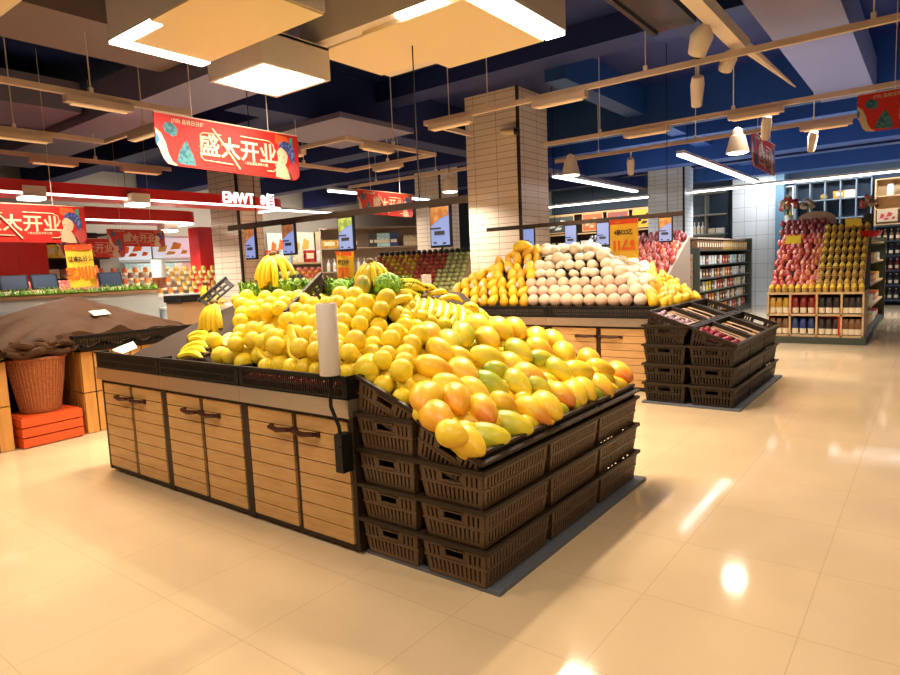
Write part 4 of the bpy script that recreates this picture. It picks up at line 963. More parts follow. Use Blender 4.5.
# ------------------------------------------------------------------ dark rails with little price screens
def rail(x0, x1, y, z, label, wires):
    o = thing('screen_rail', label, 'rail', (0, y, z), group='dark rails carrying price screens')
    MB().box(x0, -.02, -.03, x1, .02, .03).build('bar', M_brownframe, o)
    for w in wires: MB().tube([(w, 0, .03), (w, 0, 4.33 - z)], .006, 5).build('hanging_wire', M_black, o)
rail(-6.74, -3.22, 4.5, 2.09, 'dark rail with price screens hung above the lemon heap greens', (-6.2, -3.75))
rail(-5.84, -2.69, 8.7, 2.10, 'dark rail with price screens passing in front of the tall tiled pillar', (-4.6, -2.9))
def screen(x, y, z, w, h, pic, label):
    o = thing('price_screen', label, 'screen', (x, y, z), group='price screens on the rails')
    MB().box(-w / 2, -.02, -h, w / 2, .012, 0).build('housing', M_black, o)
    s = MB().box(-w / 2 + .012, -.024, -h + .02, w / 2 - .012, -.0195, -.012).build('display', M_screen, o)
    ph = h * .32
    MB().prism([(-w / 2 + .012, -.012), (w / 2 - .012, -.012), (w / 2 - .012, -ph * .75), (0, -ph), (-w / 2 + .012, -ph * 1.5)][::-1], -.001, .001, frame((0, -.0255, 0), (1, 0, 0), (0, 0, 1))).build('display_picture', pic, s)
    k = w / .2
    for a, b, l in ((-.04, -.56, .10), (-.03, -.70, .05), (.02, -.70, .05), (-.05, -.9, .03), (.04, -.92, .03)): MB().box((a - l / 2) * k, -.0275, b * h, (a + l / 2) * k, -.0245, b * h + .012 * h / .3 * (2.4 if b == -.70 else 1)).build('display_mark', M_ink, s)
    MB().box(-.03, -.008, 0, .03, .004, .03).build('clip', M_black, o)
for x, w, h, pic, lab in [(-6.32, .20, .36, M_screenpic, 'first price screen from the left, in front of the left tiled pillar'), (-5.62, .21, .34, M_screenpic, 'price screen above the big banana bunch'), (-4.72, .22, .34, M_screengreen, 'price screen with green picture beside the orange card'), (-3.51, .23, .37, M_screenpic, 'price screen with dark red picture at the right end of the near rail')]:
    screen(x, 4.5, 2.06, w, h, pic, lab)
for x, lab in [(-5.05, 'price screen hung against the tall tiled pillar'), (-4.33, 'price screen just right of the tall tiled pillar'), (-3.82, 'price screen left of the orange card on the pale fruit')]: screen(x, 8.7, 2.07, .20, .34, M_screen, lab)
screen(-2.92, 8.7, 2.07, .19, .34, M_screenpic, 'price screen with golden picture near the right end of the far rail')

# ================================================================== LEFT ISLAND UNDER A COVER
def slat_crate(M, w, d, h, label):
    """planks upright on all sides"""
    o = thing('slatted_crate', label, 'crate', M=M, group='upright-slatted wooden crates')
    m = MB(); n = int(w / .115)
    for i in range(n):
        x = -w / 2 + w * i / n
        for yy in (-d / 2, d / 2 - .018): m.box(x + .004, yy, 0, x + w / n - .010, yy + .018, h)
    n = int(d / .115)
    for i in range(n):
        y = -d / 2 + d * i / n
        for xx in (-w / 2 - .018, w / 2): m.box(xx, y + .004, 0, xx + .018, y + d / n - .010, h)
    m.build('slats', M_amber, o)
    MB().box(-w / 2, -d / 2 + .018, 0, w / 2, d / 2 - .018, .02).box(-w / 2, -d / 2 + .018, h - .06, w / 2, d / 2 - .018, h - .05).box(-w / 2, -d / 2 + .02, .02, -w / 2 + .012, d / 2 - .02, h - .06).box(w / 2 - .012, -d / 2 + .02, .02, w / 2, d / 2 - .02, h - .06).build('frame', M_brownframe, o)
for k in range(2):
    w = ('lower', 'upper')[k]
    slat_crate(T(-7.12, 3.42, .005 + k * .415), .8, 1.48, .405, 'amber slatted wooden crate right of the wicker basket, %s one' % w)
    slat_crate(T(-7.12, 1.31, .005 + k * .415), .8, 1.48, .405, 'amber slatted wooden crate left of the wicker basket, %s one' % w)
tag(MB().box(-8.9, .4, .835, -7.52, 4.2, .86).box(-7.52, .4, .835, -6.68, 1.98, .86).box(-7.52, 2.68, .835, -6.68, 4.2, .86).box(-8.85, .5, 0, -8.8, .6, .835).box(-8.85, 4.0, 0, -8.8, 4.1, .835).box(-7.62, 1.9, 0, -7.57, 2.8, .835).build('display_table', M_brownframe), 'dark table board under the brown tarpaulin cover', 'table')
o = dup(tr, 'black slotted tray rim at the right edge of the tarpaulin cover', M=T(-6.62, 3.36, .862) @ Matrix.Rotation(PI / 2, 4, 'Z') @ Matrix.Diagonal((1.6, 1, 1.1, 1)), children=trk); del o['group']
def tz(x, y):
    dx = (x + 7.55) / (1.05 if x > -7.55 else 1.8); dy = (y - 3.0) / (1.05 if y > 3.0 else 1.45)
    r = math.hypot(dx, dy) * .6 + max(abs(dx), abs(dy)) * .4; an = math.atan2(dy, dx)
    z = 1.38 - .44 * min(r, 1.3) + r * (.030 * math.sin(an * 9 + 2 * math.sin(an * 4)) + .016 * abs(math.sin(an * 17 + 3 * r))) + .012 * math.sin(x * 17 + y * 9 + 2 * math.sin(y * 6)) * min(1, r)
    if y > 2.58 and x > -6.95: z = max(z, .93)
    if y > 2.5 and x > -6.68: z = .88
    z = max(z, .905 + .02 * math.sin(y * 23 + x * 5))
    if x > -6.72 and y < 2.62: z -= (x + 6.72) * .45
    return z
m = MB(); N = 90; vs = []
for j in range(N + 1):
    for i in range(N + 1):
        x = -8.95 + (8.95 - 6.60) * i / N; y = .35 + 3.75 * j / N; vs.append((x, y, tz(x, y)))
m.add(vs, [(j * (N + 1) + i, j * (N + 1) + i + 1, (j + 1) * (N + 1) + i + 1, (j + 1) * (N + 1) + i) for j in range(N) for i in range(N)])
o = tag(m.build('tarpaulin_cover', M_tarp, smooth=True), 'brown tarpaulin draped over the goods at left', 'cover')
for k, (ya, yb, x0, z0, r) in enumerate([(1.95, 2.62, -6.66, .905, .05), (2.02, 2.56, -6.62, .885, .04), (1.98, 2.45, -6.64, .945, .04), (2.2, 2.62, -6.63, .935, .035), (2.1, 2.5, -6.70, .965, .03), (1.5, 2.1, -6.64, .90, .035)]):
    pts_ = [(x0 + .025 * math.sin(t * 1.7 + k), ya + (yb - ya) * t / 8, z0 + .022 * math.sin(t * 1.3 + 2 * k)) for t in range(9)]
    MB().tube(pts_, [r * (.55 + .45 * math.sin(PI * (t + .6) / 9.2)) for t in range(9)], 8).build('bunched_fold', M_tarp, o, smooth=True)
p = at(100, 314, x=-7.0)
for _ in range(30):
    if p.z > tz(p.x, p.y): p += (p - EYE).normalized() * .02
gx, gy = (tz(p.x + .06, p.y) - tz(p.x - .06, p.y)) / .12, (tz(p.x, p.y + .06) - tz(p.x, p.y - .06)) / .12
tag(MB().box(-.065, -.085, 0, .065, .085, .004).build('paper_note', M_paper, M=frame((p.x, p.y, tz(p.x, p.y) + .012), (1, 0, gx), (0, 1, gy))), 'small cream paper note lying on the brown tarpaulin', 'note')
# wicker basket on an orange crate
o = thing('wicker_basket', 'tapered terracotta wicker basket standing on the orange crate', 'basket', (-6.87, 2.345, .30))
prof = [(.165, 0), (.165, .012)] + [(.165 + (.245 - .165) * t / 10, .012 + .5 * t / 10) for t in range(11)]
MB().lathe(prof + [(.225, .512), (.150, .03), (.0, .03)], 34, None, False).build('woven_body', M_wicker, o, smooth=True)
m = MB()
for k in range(44):
    a = 2 * PI * k / 44; m.tube([(.167 * math.cos(a), .167 * math.sin(a), .01), (.2475 * math.cos(a), .2475 * math.sin(a), .515)], .0065, 5)
m.build('upright_canes', M_wicker, o)
m = MB(); m.tube([(.248 * math.cos(2 * PI * k / 32), .248 * math.sin(2 * PI * k / 32), .52) for k in range(33)], .016, 8); m.build('rim', M_wicker, o, smooth=True)
o = thing('orange_crate', 'bright orange slatted crate under the wicker basket', 'crate', (-6.86, 2.35, 0), .06)
XS = Matrix.Diagonal((.70, 1, 1, 1))
m = MB()
for k in range(3):
    z = .012 + k * .094; m.box(-.30, -.27, z, .30, -.252, z + .082).box(-.30, .252, z, .30, .27, z + .082).box(-.30, -.252, z, -.282, .252, z + .082).box(.282, -.252, z, .30, .252, z + .082)
m.build('slats', M_orange, o, M=XS)
MB().box(-.282, -.252, 0, -.25, -.22, .28).box(.25, -.252, 0, .282, -.22, .28).box(-.282, .22, 0, -.25, .252, .28).box(.25, .22, 0, .282, .252, .28).build('corner_post', M_brownframe, o, M=XS)
m = MB()
for k in range(5): m.box(-.28 + k * .113, -.25, .276, -.18 + k * .113, .25, .294)
m.build('lid_slats', M_orange, o, M=XS)

# ================================================================== FAR LEFT: MEAT COUNTERS AND RED CANOPIES
def canopy(x, y0, y1, z0, z1, label, d=1.0):
    o = thing('red_canopy', label, 'canopy', group='red canopies over the counters at left')
    r = .3; poly = [(x, y0), (x, y1 - r)] + [(x - r + r * math.cos(a), y1 - r + r * math.sin(a)) for a in [k / 8 * PI / 2 for k in range(1, 9)]] + [(x - d, y1), (x - d, y0)]
    MB().prism(poly, z0, z1).build('fascia', M_red, o)
    edge = poly[1:-1]; MB().tube([(x - .02, y0, z0 - .015)] + [(a - .02, b - .02, z0 - .015) for a, b in edge] + [(x - d, y1 - .02, z0 - .015)], .017, 6).build('light_line', M_fascialed, o)
    return o
c1 = canopy(-9.0, -2, 7.22, 2.675, 2.82, 'long red canopy fascia with white letters crossing the left tiled pillar', .8)
M_sign = mat('sign_letter', (1, 1, 1), .4, emit=(1, 1, 1), es=1.1)
text('white_lettering', 'EMWT', .24, M_sign, c1, frame((-8.985, 6.22, 2.77), (0, 1, 0), (0, 0, 1)), .005, .012, .85)
text('white_lettering', '8佰', .22, M_sign, c1, frame((-8.985, 6.78, 2.765), (0, 1, 0), (0, 0, 1)), .005, .012, .85)
canopy(-11.0, 0, 6.75, 2.56, 2.76, 'shorter red canopy fascia behind the first one, ending before the tiled pillar')
dl = None
for x, y, z, lab in [(-9.1, 3.27, 2.62, 'glowing square downlight under the red canopy at the left edge'), (-9.0, 4.56, 2.60, 'glowing square downlight under the red canopy, left of the big red banner corner'), (-11.2, 6.2, 2.42, 'glowing square downlight under the second red canopy')]:
    if dl is None:
        dl = thing('downlight', lab, 'lamp', (x, y, z), group='square downlights under the red canopies')
        MB().box(-.13, -.13, 0, .13, .13, .13).build('housing', M_cream, dl); MB().box(-.12, -.12, -.035, .12, .12, 0).build('diffuser', M_ledwarm, dl); dk = tree(dl)
    else: dup(dl, lab, loc=(x, y, z), children=dk)
struct(MB().box(-12.3, 0, 0, -12.0, 4.46, 2.62).box(-11.995, .5, 2.04, -11.985, 4.46, 2.05).box(-11.995, .5, 1.80, -11.985, 4.46, 1.81).box(-11.995, 4.02, 1.2, -11.985, 4.03, 2.04).build('wall_partition', M_red))
struct(MB().box(-13.0, 7.65, 0, -12.6, 8.0, 2.62).build('pillar_red', M_red))
o = thing('freezer_counter', 'long white freezer counter edged with green garnish at far left', 'counter')
MB().box(-10.2, -1, 0, -9.02, 4.75, 1.34).build('body', M_whitec, o); MB().box(-10.2, -1, 1.34, -8.98, 4.78, 1.39).build('top_edge', mat('tan_edge', (.5, .3, .16), .5), o)
MB().box(-9.018, 1.2, 1.05, -9.01, 3.35, 1.20).build('price_strip', mat('pale_blue_strip', (.55, .68, .78), .4), o)
m = MB()
for k in range(26): m.box(-9.008, 1.3 + k * .08, 1.09, -9.004, 1.34 + k * .08, 1.11)
m.box(-9.008, 3.22, 1.06, -9.004, 3.24, 1.2); m.build('tick_marks', M_ink, o)
m = MB()
for k in range(1500):
    y = rng.uniform(-.6, 4.75); x = -9.06 + rng.uniform(-.07, .05); z = 1.385; az = rng.uniform(0, 2 * PI); h = rng.uniform(.05, .11); d = V((math.cos(az), math.sin(az), 0)); s = V((-d.y, d.x, 0)) * .009; b0 = V((x, y, z))
    m.mi(0 if rng.rand() < .7 else 1); m.add([b0 - s, b0 + s, b0 + d * h * .6 + V((0, 0, h))], [(0, 1, 2)])
m.box(-9.13, -.6, 1.38, -8.98, 4.75, 1.40)
tag(m.build('garnish_strip', [M_leaf, M_leafd]), 'strip of green artificial garnish along the white freezer counter', 'greens', kind='stuff')
sc = None
for px, lab in [(11, 'dark scale screen cut by the left edge on the freezer counter'), (42, 'dark blue-grey scale screen next to the red meat on the freezer counter'), (108, 'dark scale screen near the right end of the freezer counter')]:
    p = at(px, 274, x=-9.3)
    if sc is None:
        sc = thing('scale', lab, 'scale', (-9.3, p.y, 1.39), group='scales on the freezer counter')
        MB().box(-.10, -.14, 0, .10, .14, .05).build('base', M_white, sc); MB().box(.02, -.02, .05, .05, .02, .12).build('post', M_black, sc)
        MB().box(-.015, -.16, -.10, .015, .16, .10, T(.05, 0, .16) @ Euler((0, -.25, 0)).to_matrix().to_4x4()).build('screen', M_dscreen, sc)
        MB().box(.015, -.14, -.085, .018, .14, .085, T(.05, 0, .16) @ Euler((0, -.25, 0)).to_matrix().to_4x4()).build('screen_glass', mat('grey_glass', (.04, .055, .09), .2), sc); sck = tree(sc)
    else: dup(sc, lab, loc=(-9.3, p.y, 1.39), children=sck)
mt = None
for k in range(44):
    y = 3.35 + (k % 15) * .075 + rng.uniform(-.02, .02) + (.75 if k >= 22 else 0) * 0; x = -9.55 - (k // 15) * .11; z = 1.42 + (k // 15) * .05
    lab = 'pinkish red cut of meat in the heap behind the counter garnish'
    if mt is None: mt = tag(MB().ball((.06, .05, .045), 8, 6).build('meat_cut', mat('meat_red', (.55, .12, .08), .45, vary=.2, noise=(20, (.75, .35, .28), .5, .65)), smooth=True), lab, 'meat', 'meat cuts on the freezer counter'); o = mt
    else: o = dup(mt, lab)
    o.location = (x, y, z); o.rotation_euler = (rng.uniform(0, 3), 0, rng.uniform(0, 3))
# noodle tub, bin and dispenser right of the counter
o = thing('white_tub', 'white chest freezer holding the pale yellow noodle pile', 'freezer', (-8.6, 5.3, 0))
MB().box(-.6, -.5, 0, .55, .75, 1.08).build('body', M_whitec, o); MB().box(-.62, -.52, 1.08, .57, .77, 1.11).build('rim', M_white, o)
m = MB()
for k in range(420):
    r = .24 * math.sqrt(rng.rand()); a = rng.uniform(0, 2 * PI); x, y = r * math.cos(a), r * math.sin(a) * 1.1; z = .03 + .15 * max(0, 1 - (r / .26) ** 1.6); t = rng.uniform(0, PI); d = V((math.cos(t), math.sin(t), rng.uniform(-.3, .3))) * .035
    m.tube([V((x, y, z)) - d, V((x, y, z + .012)), V((x, y, z)) + d], .009, 4)
m.lathe([(.26, 0), (.2, .06), (.08, .14), (0, .16)], 14)
tag(m.build('noodle_pile', mat('noodle_yellow', (.88, .68, .18), .5), None, (-8.25, 5.05, 1.11)), 'pile of pale yellow noodles on the white chest freezer', 'noodles', kind='stuff')
p = at(190, 300, x=-7.9)
o = thing('tan_bin', 'tan box bin with black lid behind the left bananas', 'bin', (-7.95, p.y, 0)); MB().box(-.2, -.2, 0, .2, .2, p.z - .02).build('body', mat('tan_box', (.45, .28, .15), .5), o); MB().box(-.22, -.22, p.z - .02, .22, .22, p.z + .07).build('lid', M_black, o)
p = at(160, 285, x=-9.2)
o = thing('dispenser', 'white tube dispenser with brown base at the end of the freezer counter', 'dispenser', (-9.2, p.y, 1.39)); MB().lathe([(.05, .0), (.09, .06), (.10, .16)], 14).build('base', mat('rust_brown', (.28, .08, .03), .5), o, smooth=True); MB().lathe([(.10, .16), (.10, .42), (.09, .42)], 14).build('tube', M_whitec, o, smooth=True)
# ================================================================== BACKGROUND SHELVES AND DISPLAYS
PROD = {}
def product(kind, m, M, label, cat, group):
    """small goods; built once per kind and colour, then copied"""
    key = (kind, m.name)
    if key in PROD: return dup(PROD[key], label, M=M, group=group) if True else None
    b = MB(); mats = [m, M_paper]
    if kind == 'bottle': b.lathe([(.036, 0), (.038, .01), (.038, .15), (.030, .175), (.013, .20), (.013, .25)], 10); b.mi(1).lathe([(.0385, .05), (.0385, .12)], 10, None, False); b.lathe([(.014, .25), (.014, .27)], 8)
    elif kind == 'jar': b.lathe([(.045, 0), (.048, .01), (.048, .13), (.036, .15), (.036, .165)], 12); b.mi(1).lathe([(.0485, .01), (.0485, .065)], 12, None, False); mats = [m, M_paper]
    elif kind == 'pack': b.box(-.055, -.03, 0, .055, .03, .17); b.mi(1).box(-.04, -.032, .05, .04, -.03, .09)
    elif kind == 'bag': b.ball(1, 8, 6, None, lambda x, y, z: (x * .06, y * .04, .085 + z * .085 * (1 if abs(z) < .8 else 1.1)))
    elif kind == 'box': b.box(-.09, -.06, 0, .09, .06, .13); b.mi(1).box(-.05, -.0615, .04, .05, -.06, .1)
    elif kind == 'cup': b.lathe([(.05, 0), (.062, .09), (.062, .10)], 10); b.mi(1).lathe([(.058, .1), (.045, .15), (.01, .19)], 10); mats = [M_clear, m]
    elif kind == 'round': b.ball((.062, .062, .058), 10, 7)
    o = put({'bottle': 'bottle', 'jar': 'jar', 'pack': 'goods_pack', 'bag': 'goods_bag', 'box': 'goods_box', 'cup': 'snack_cup', 'round': 'fruit'}[kind], b.mesh(kind, mats, kind in ('round', 'bag')), None, None, M)
    PROD[key] = tag(o, label, cat, group); return o
M_clear = mat('clear_cup', (.52, .30, .06), .2)
def shelf_unit(label, M, w, d, levels, m, back=None, sides=True, name='shelf_unit', thick=.03):
    o = thing(name, label, 'shelf', M=M); H = levels[-1]
    MB().box(-w / 2, d - .02, 0, w / 2, d, H).build('back_panel', back or m, o)
    if sides:
        for s in (-1, 1): MB().box(s * w / 2 - .02, 0, 0, s * w / 2 + .02, d, H).build('side_panel', m, o)
    for z in levels: MB().box(-w / 2 + .02, 0, z - thick, w / 2 - .02, d - .02, z).build('shelf_board', m, o)
    return o
def row(kind, ms, M, x0, x1, n, y, z, label, cat, group, sc=1, rot=0):
    for k in range(n):
        x = x0 + (x1 - x0) * (k + .5) / n
        m = ms[k * len(ms) // n] if isinstance(ms, list) else ms
        product(kind, m, M @ T(x, y + rng.uniform(-.01, .01), z) @ Matrix.Rotation(rot, 4, 'Z') @ Matrix.Scale(sc, 4), label, cat, group)
red, dred, orange, yellow, gold, brown, darkb, white, green, navy, cream, pinkp, tealp = (pk(n, c) for n, c in [('red', (.46, .05, .018)), ('dark_red', (.22, .022, .014)), ('orange', (.7, .2, .03)), ('yellow', (.85, .55, .02)), ('gold', (.55, .32, .04)), ('brown', (.2, .09, .035)), ('dark', (.035, .025, .022)), ('white', (.75, .76, .74)), ('green', (.52, .56, .2)), ('navy', (.03, .05, .2)), ('cream', (.75, .6, .4)), ('pink', (.6, .15, .07)), ('teal', (.4, .62, .68))])
# ---- stepped display with jars (right)
D0 = (-2.25, 12.0)
o = thing('stepped_display', 'stepped display with wooden pigeonholes of jars at right', 'display', (-1.55, 12.0, 0))
MB().box(-.78, -.10, 0, .72, 1.5, .11).build('plinth', M_dgreen, o)
m = MB()
for z in (.11, .46, .82): m.box(-.72, -.06, z, .68, .9, z + .035)
for x in (-.72, -.385, .01, .36, .655): m.box(x, -.06, .11, x + .028, .6, .82)
m.build('pigeonhole_frame', M_woodp, o)
MB().box(-.70, .30, .14, .66, .33, .82).build('back_board', M_board, o)
rb = MB().box(-.36, .25, .50, .0, .27, .82).box(-.355, -.058, .496, -.345, .25, .82).box(-.005, -.058, .496, .005, .25, .82).box(.035, .25, .145, .345, .27, .46).box(.33, -.062, .145, .356, .25, .46); rb.build('red_lining', M_red, o)
def zd(y): return .86 + (y - .0) * 1.06
MB().add([(-.70, .03, .855), (.66, .03, .855), (.66, 1.12, 2.0), (-.70, 1.12, 2.0), (-.70, 1.3, .855), (.66, 1.3, .855), (-.70, 1.3, 2.0), (.66, 1.3, 2.0)], [(0, 1, 2, 3), (3, 2, 7, 6), (1, 5, 7, 2), (4, 0, 3, 6), (5, 4, 6, 7), (0, 4, 5, 1)]).build('slope_board', M_board, o)
m = MB()
for k in range(8):
    y = .10 + k * .125; z = .86 + (y - .03) * 1.05; m.box(.0, y - .075, z + .05, .66, y - .07, z + .055)
for x in (0, .17, .33, .5, .66): m.tube([(x, -.03, .9), (x, .97, 1.95)], .005, 4)
m.build('tier_rails', M_woodp, o)
DM = T(-1.55, 12.0, 0)
for zi, z, ln in ((0, .145, 'lower'), (1, .495, 'upper')):
    for b, (xa, xb) in enumerate([(-.69, -.39), (-.355, .0), (.04, .35), (.39, .65)]):
        ms = [[brown, navy, darkb, brown], [gold, dred, darkb, darkb]][zi][b]
        for k in range(3):
            x = xa + (xb - xa) * (k + .5) / 3
            product('jar', ms, DM @ T(x, .0, z) @ Matrix.Diagonal((1.0, 1.0, 1.62, 1)), 'dark jar with pale label, %s pigeonhole row, %s bay from the left' % (ln, ORD[b]), 'jar', 'jars in the %s pigeonhole row, %s bay' % (ln, ORD[b]))
for k in range(14): product('cup', yellow, DM @ T(-.66 + k * .1, -.02, .857) @ Matrix.Scale(.72, 4), 'small yellow cup in the row along the ledge above the jar pigeonholes', 'cup', 'yellow cups on the display ledge')
for j in range(13):
    y = .09 + j * .085; z = .865 + (y - .03) * 1.05
    for i in range(9):
        x = -.66 + i * .077 + (j % 2) * .03
        mm = dred if j > 9 else (red if (i + j) % 3 else pinkp) if i < 7 else (pinkp if j % 2 else orange)
        product('bag', mm, DM @ T(x, y, z) @ Euler((-.5, rng.uniform(-.5, .5), rng.uniform(-.5, .5))).to_matrix().to_4x4() @ Matrix.Scale(.82, 4), 'red snack bag heaped on the left half of the stepped display', 'snack bag', 'red snack bags on the stepped display')
for j in range(8):
    y = .10 + j * .125; z = .86 + (y - .03) * 1.05
    for i in range(7): product('cup', yellow if j > 1 else gold, DM @ T(.05 + i * .095, y - .02, z) @ Matrix.Scale(.74, 4), 'yellow-topped snack cup in the tiers on the right half of the stepped display', 'cup', 'yellow snack cups on the stepped display')
yt = None
for x, y, z, lab in [(-.45, .66, 1.68, 'yellow price ticket among the red snack bags'), (.42, .93, 1.92, 'yellow price ticket above the yellow snack cups')]:
    if yt is None:
        yt = thing('price_ticket', lab, 'price ticket', M=DM @ T(x, y, z), group='yellow price tickets on the stepped display'); MB().box(-.12, -.006, 0, .12, .0, .14).build('card', mat('ticket_yellow', (.95, .75, .05), .5), yt); MB().box(-.01, 0, -.06, .01, .006, .08).build('peg', M_white, yt); ytk = tree(yt)
    else: dup(yt, lab, M=DM @ T(x, y, z), children=ytk)
m = MB(); m.prism([(-.34, 0)] + [(.28 * math.cos(a) * (1.15 if math.cos(a) < 0 else 1.1), .27 * math.sin(a) ** .6) for a in [PI - k / 12 * PI for k in range(13)]] + [(.34, 0)], -.03, .03, FACE_Y((0, 0, 0)))
tag(m.build('rounded_board', M_beige, None, tuple(V((-1.72, 13.22, 1.98)))), 'beige round-topped board standing behind the stepped display', 'board')
def flowers(px, py, y, r, m, label, pot=None, top=None):
    p = at(px, py, y=y); o = thing('flower_bunch', label, 'flowers', (p.x, y, p.z)); b = MB()
    for k in range(26):
        az, el = rng.uniform(0, 2 * PI), rng.uniform(-.6, 1.5); d = V((math.cos(az) * math.cos(el), math.sin(az) * math.cos(el), math.sin(el))) * r * rng.uniform(.6, 1)
        b.mi(int(rng.rand() < .35)).ball((r * .28, r * .28, r * .2), 7, 5, T(*d) @ Euler((rng.uniform(0, 3), rng.uniform(0, 3), 0)).to_matrix().to_4x4())
    b.build('blossoms', [m, M_ivory], o, smooth=True)
    MB().tube([(0, 0, 0), (.0, .0, -r * 2.6)], .012, 5).build('stalks', M_leafd, o)
    if pot: MB().lathe([(r * .35, -r * 3.2), (r * .45, -r * 1.2)], 12).build('vase', pot, o)
flowers(789, 205, 14.2, .17, M_rose, 'red and white flowers in a white vase behind the stepped display', M_white)
flowers(808, 205, 13.6, .13, mat('cream_petal', (.7, .62, .5), .6), 'cream flower head standing above the stepped display')
flowers(868, 204, 13.4, .14, mat('coral_petal', (.6, .14, .08), .6), 'coral flower ball at the right end above the stepped display', M_dgreen)
p = at(870, 234, y=12.9)
MBb = MB().lathe([(.06, 0), (.14, .03), (.19, .11), (.18, .115), (.12, .05), (0, .03)], 18)
tag(MBb.build('red_bowl', M_red, None, (p.x, 12.9, p.z - .06), smooth=True), 'bright red bowl on the shelf corner right of the yellow cups', 'bowl')
# ---- gondola behind it, running away to the right
o = thing('gondola_shelf', 'dark-posted gondola shelf running back from the stepped display at right', 'shelf', (-.95, 0, 0))
MB().box(-.7, 13.6, 0, -.66, 16.8, 1.75).build('back_panel', M_board, o); MB().box(-.75, 16.7, 0, .10, 16.8, 1.78).build('end_post', M_dgreen, o); MB().box(-.7, 13.5, 0, .08, 16.7, .1).build('plinth', M_dgreen, o)
for z in (.5, .9, 1.3, 1.68): MB().box(-.68, 13.5, z - .03, .06, 16.7, z).build('shelf_board', M_woodp, o)
for zi, z in enumerate((.1, .5, .9, 1.3)):
    for k in range(12):
        product('box', [orange, yellow, white, red][(k // 3 + zi) % 4], T(-1.02, 13.65 + k * .25, z) @ Matrix.Rotation(PI / 2, 4, 'Z') @ Matrix.Scale(1.2, 4), 'colourful box on the gondola shelf behind the stepped display', 'box', 'boxes on the right gondola shelf')
# ---- wall of shelving at the back right
WB = lambda x, y=20.75: T(x, y, 0)
u = shelf_unit('tall shelf of white-capped bottles on the back wall, right of the blue post', WB(-3.78), .95, .45, [.15, .5, .85, 1.2, 1.55, 1.95, 2.45, 2.95, 3.45], M_shelfw)
for zi, z in enumerate([.15, .5, .85, 1.2, 1.55, 1.95]):
    row('bottle', [[white, white], [white, green], [cream, white], [green, green], [white, green], [white, yellow]][zi], WB(-3.78), -.44, .44, 8, .12, z, 'bottle on the tall back shelf right of the blue post, %s shelf from the bottom' % ORD[zi], 'bottle', 'bottles on the tall back shelf, %s shelf' % ORD[zi], .95)
row('bottle', yellow, WB(-3.78), .02, .44, 4, .12, 2.45, 'yellow bottle high on the tall back shelf', 'bottle', 'yellow bottles on the tall back shelf', 1.1)
row('box', [yellow, gold], WB(-3.78), .04, .44, 3, .12, 2.95, 'golden box at the top right of the tall back shelf', 'box', 'golden boxes at the top of the tall back shelf', 1.3)
def sheet(name, M, w, h, m, label, cat, marks=None, mm=None, frame_m=None):
    o = thing(name, label, cat, M=M)
    MB().box(-w / 2, 0, -.006, w / 2, h, .006).build('print', m, o)
    if frame_m: MB().box(-w / 2 - .03, -.03, -.012, w / 2 + .03, 0, .012).box(-w / 2 - .03, h, -.012, w / 2 + .03, h + .03, .012).box(-w / 2 - .03, 0, -.012, -w / 2, h, .012).box(w / 2, 0, -.012, w / 2 + .03, h, .012).build('frame', frame_m, o)
    if marks: 
        b = MB()
        for x, y, a, c in marks: b.prism([((x - a) * w, (y - c) * h), ((x + a * .6) * w, (y - c * .8) * h), ((x + a) * w, (y + c * .5) * h), ((x - a * .3) * w, (y + c) * h)], .0062, .008)
        b.build('print_marks', mm, o)
    return o
MK = [(-.25, .5, .13, .22), (.1, .6, .16, .2), (.3, .3, .1, .12), (-.05, .25, .14, .1)]
sheet('picture_board', FACE_Y((-4.0, 20.74, 2.97)), .42, .40, M_rose, 'red and white picture board at the top left of the tall back shelf', 'picture', MK, M_white)
o = sheet('red_sign', FACE_Y((-4.0, 20.74, 2.5)), .42, .36, M_red, 'red sign with white letters on the tall back shelf', 'sign')
text('white_lettering', 'HUDP', .16, M_white, o, T(0, .18, .009), .004, .001)
# navy cubby wall
o = thing('cubby_shelf', 'slate-blue grid of open cubbies high on the back wall', 'shelf', (-2.33, 20.7, 0))
MB().box(-.93, .5, 0, .93, .54, 3.5).build('back_panel', M_slate, o)
m = MB()
for x in (-.93, -.56, -.19, .18, .55, .90): m.box(x, 0, 1.9, x + .03, .5, 3.5)
for z in (1.9, 2.42, 2.95, 3.47): m.box(-.93, 0, z, .93, .5, z + .03)
m.build('grid', mat('grey_blue_frame', (.22, .28, .35), .5), o)
row('box', [gold, cream], WB(-2.33, 20.75), .1, .5, 3, .1, 2.98, 'gold and cream box in the blue cubbies', 'box', 'boxes in the blue cubbies', 1.6)
product('round', gold, T(-2.55, 20.9, 3.06) @ Matrix.Scale(1.6, 4), 'gold ornament in the blue cubbies, left of the gold boxes', 'ornament', None)
u = shelf_unit('wooden wall shelf with dark wine bottles at the right edge', WB(-.45, 20.75), 1.75, .45, [.15, .55, .95, 1.35, 1.75, 2.15], M_slate)
u = shelf_unit('open wooden cubby shelf on top of the wine bottle shelf, right edge', WB(-.45, 20.75) @ T(0, 0, 2.15), 1.75, .45, [.05, .45, .8, 1.25], M_woodp)
for zi, z in enumerate([.15, .55, .95, 1.35, 1.75]):
    row('bottle', [darkb, darkb, dred, darkb, brown][zi], WB(-.45), -.85, .85, 12, .12, z, 'dark bottle on the right-edge wall shelf, %s shelf from the bottom' % ORD[zi], 'bottle', 'dark bottles on the right wall shelf, %s shelf' % ORD[zi], 1.15)
product('jar', white, T(-1.0, 20.9, 2.95) @ Matrix.Scale(1.8, 4), 'white cup with dark print in the wooden cubby at the right edge', 'cup', None)
m = MB()
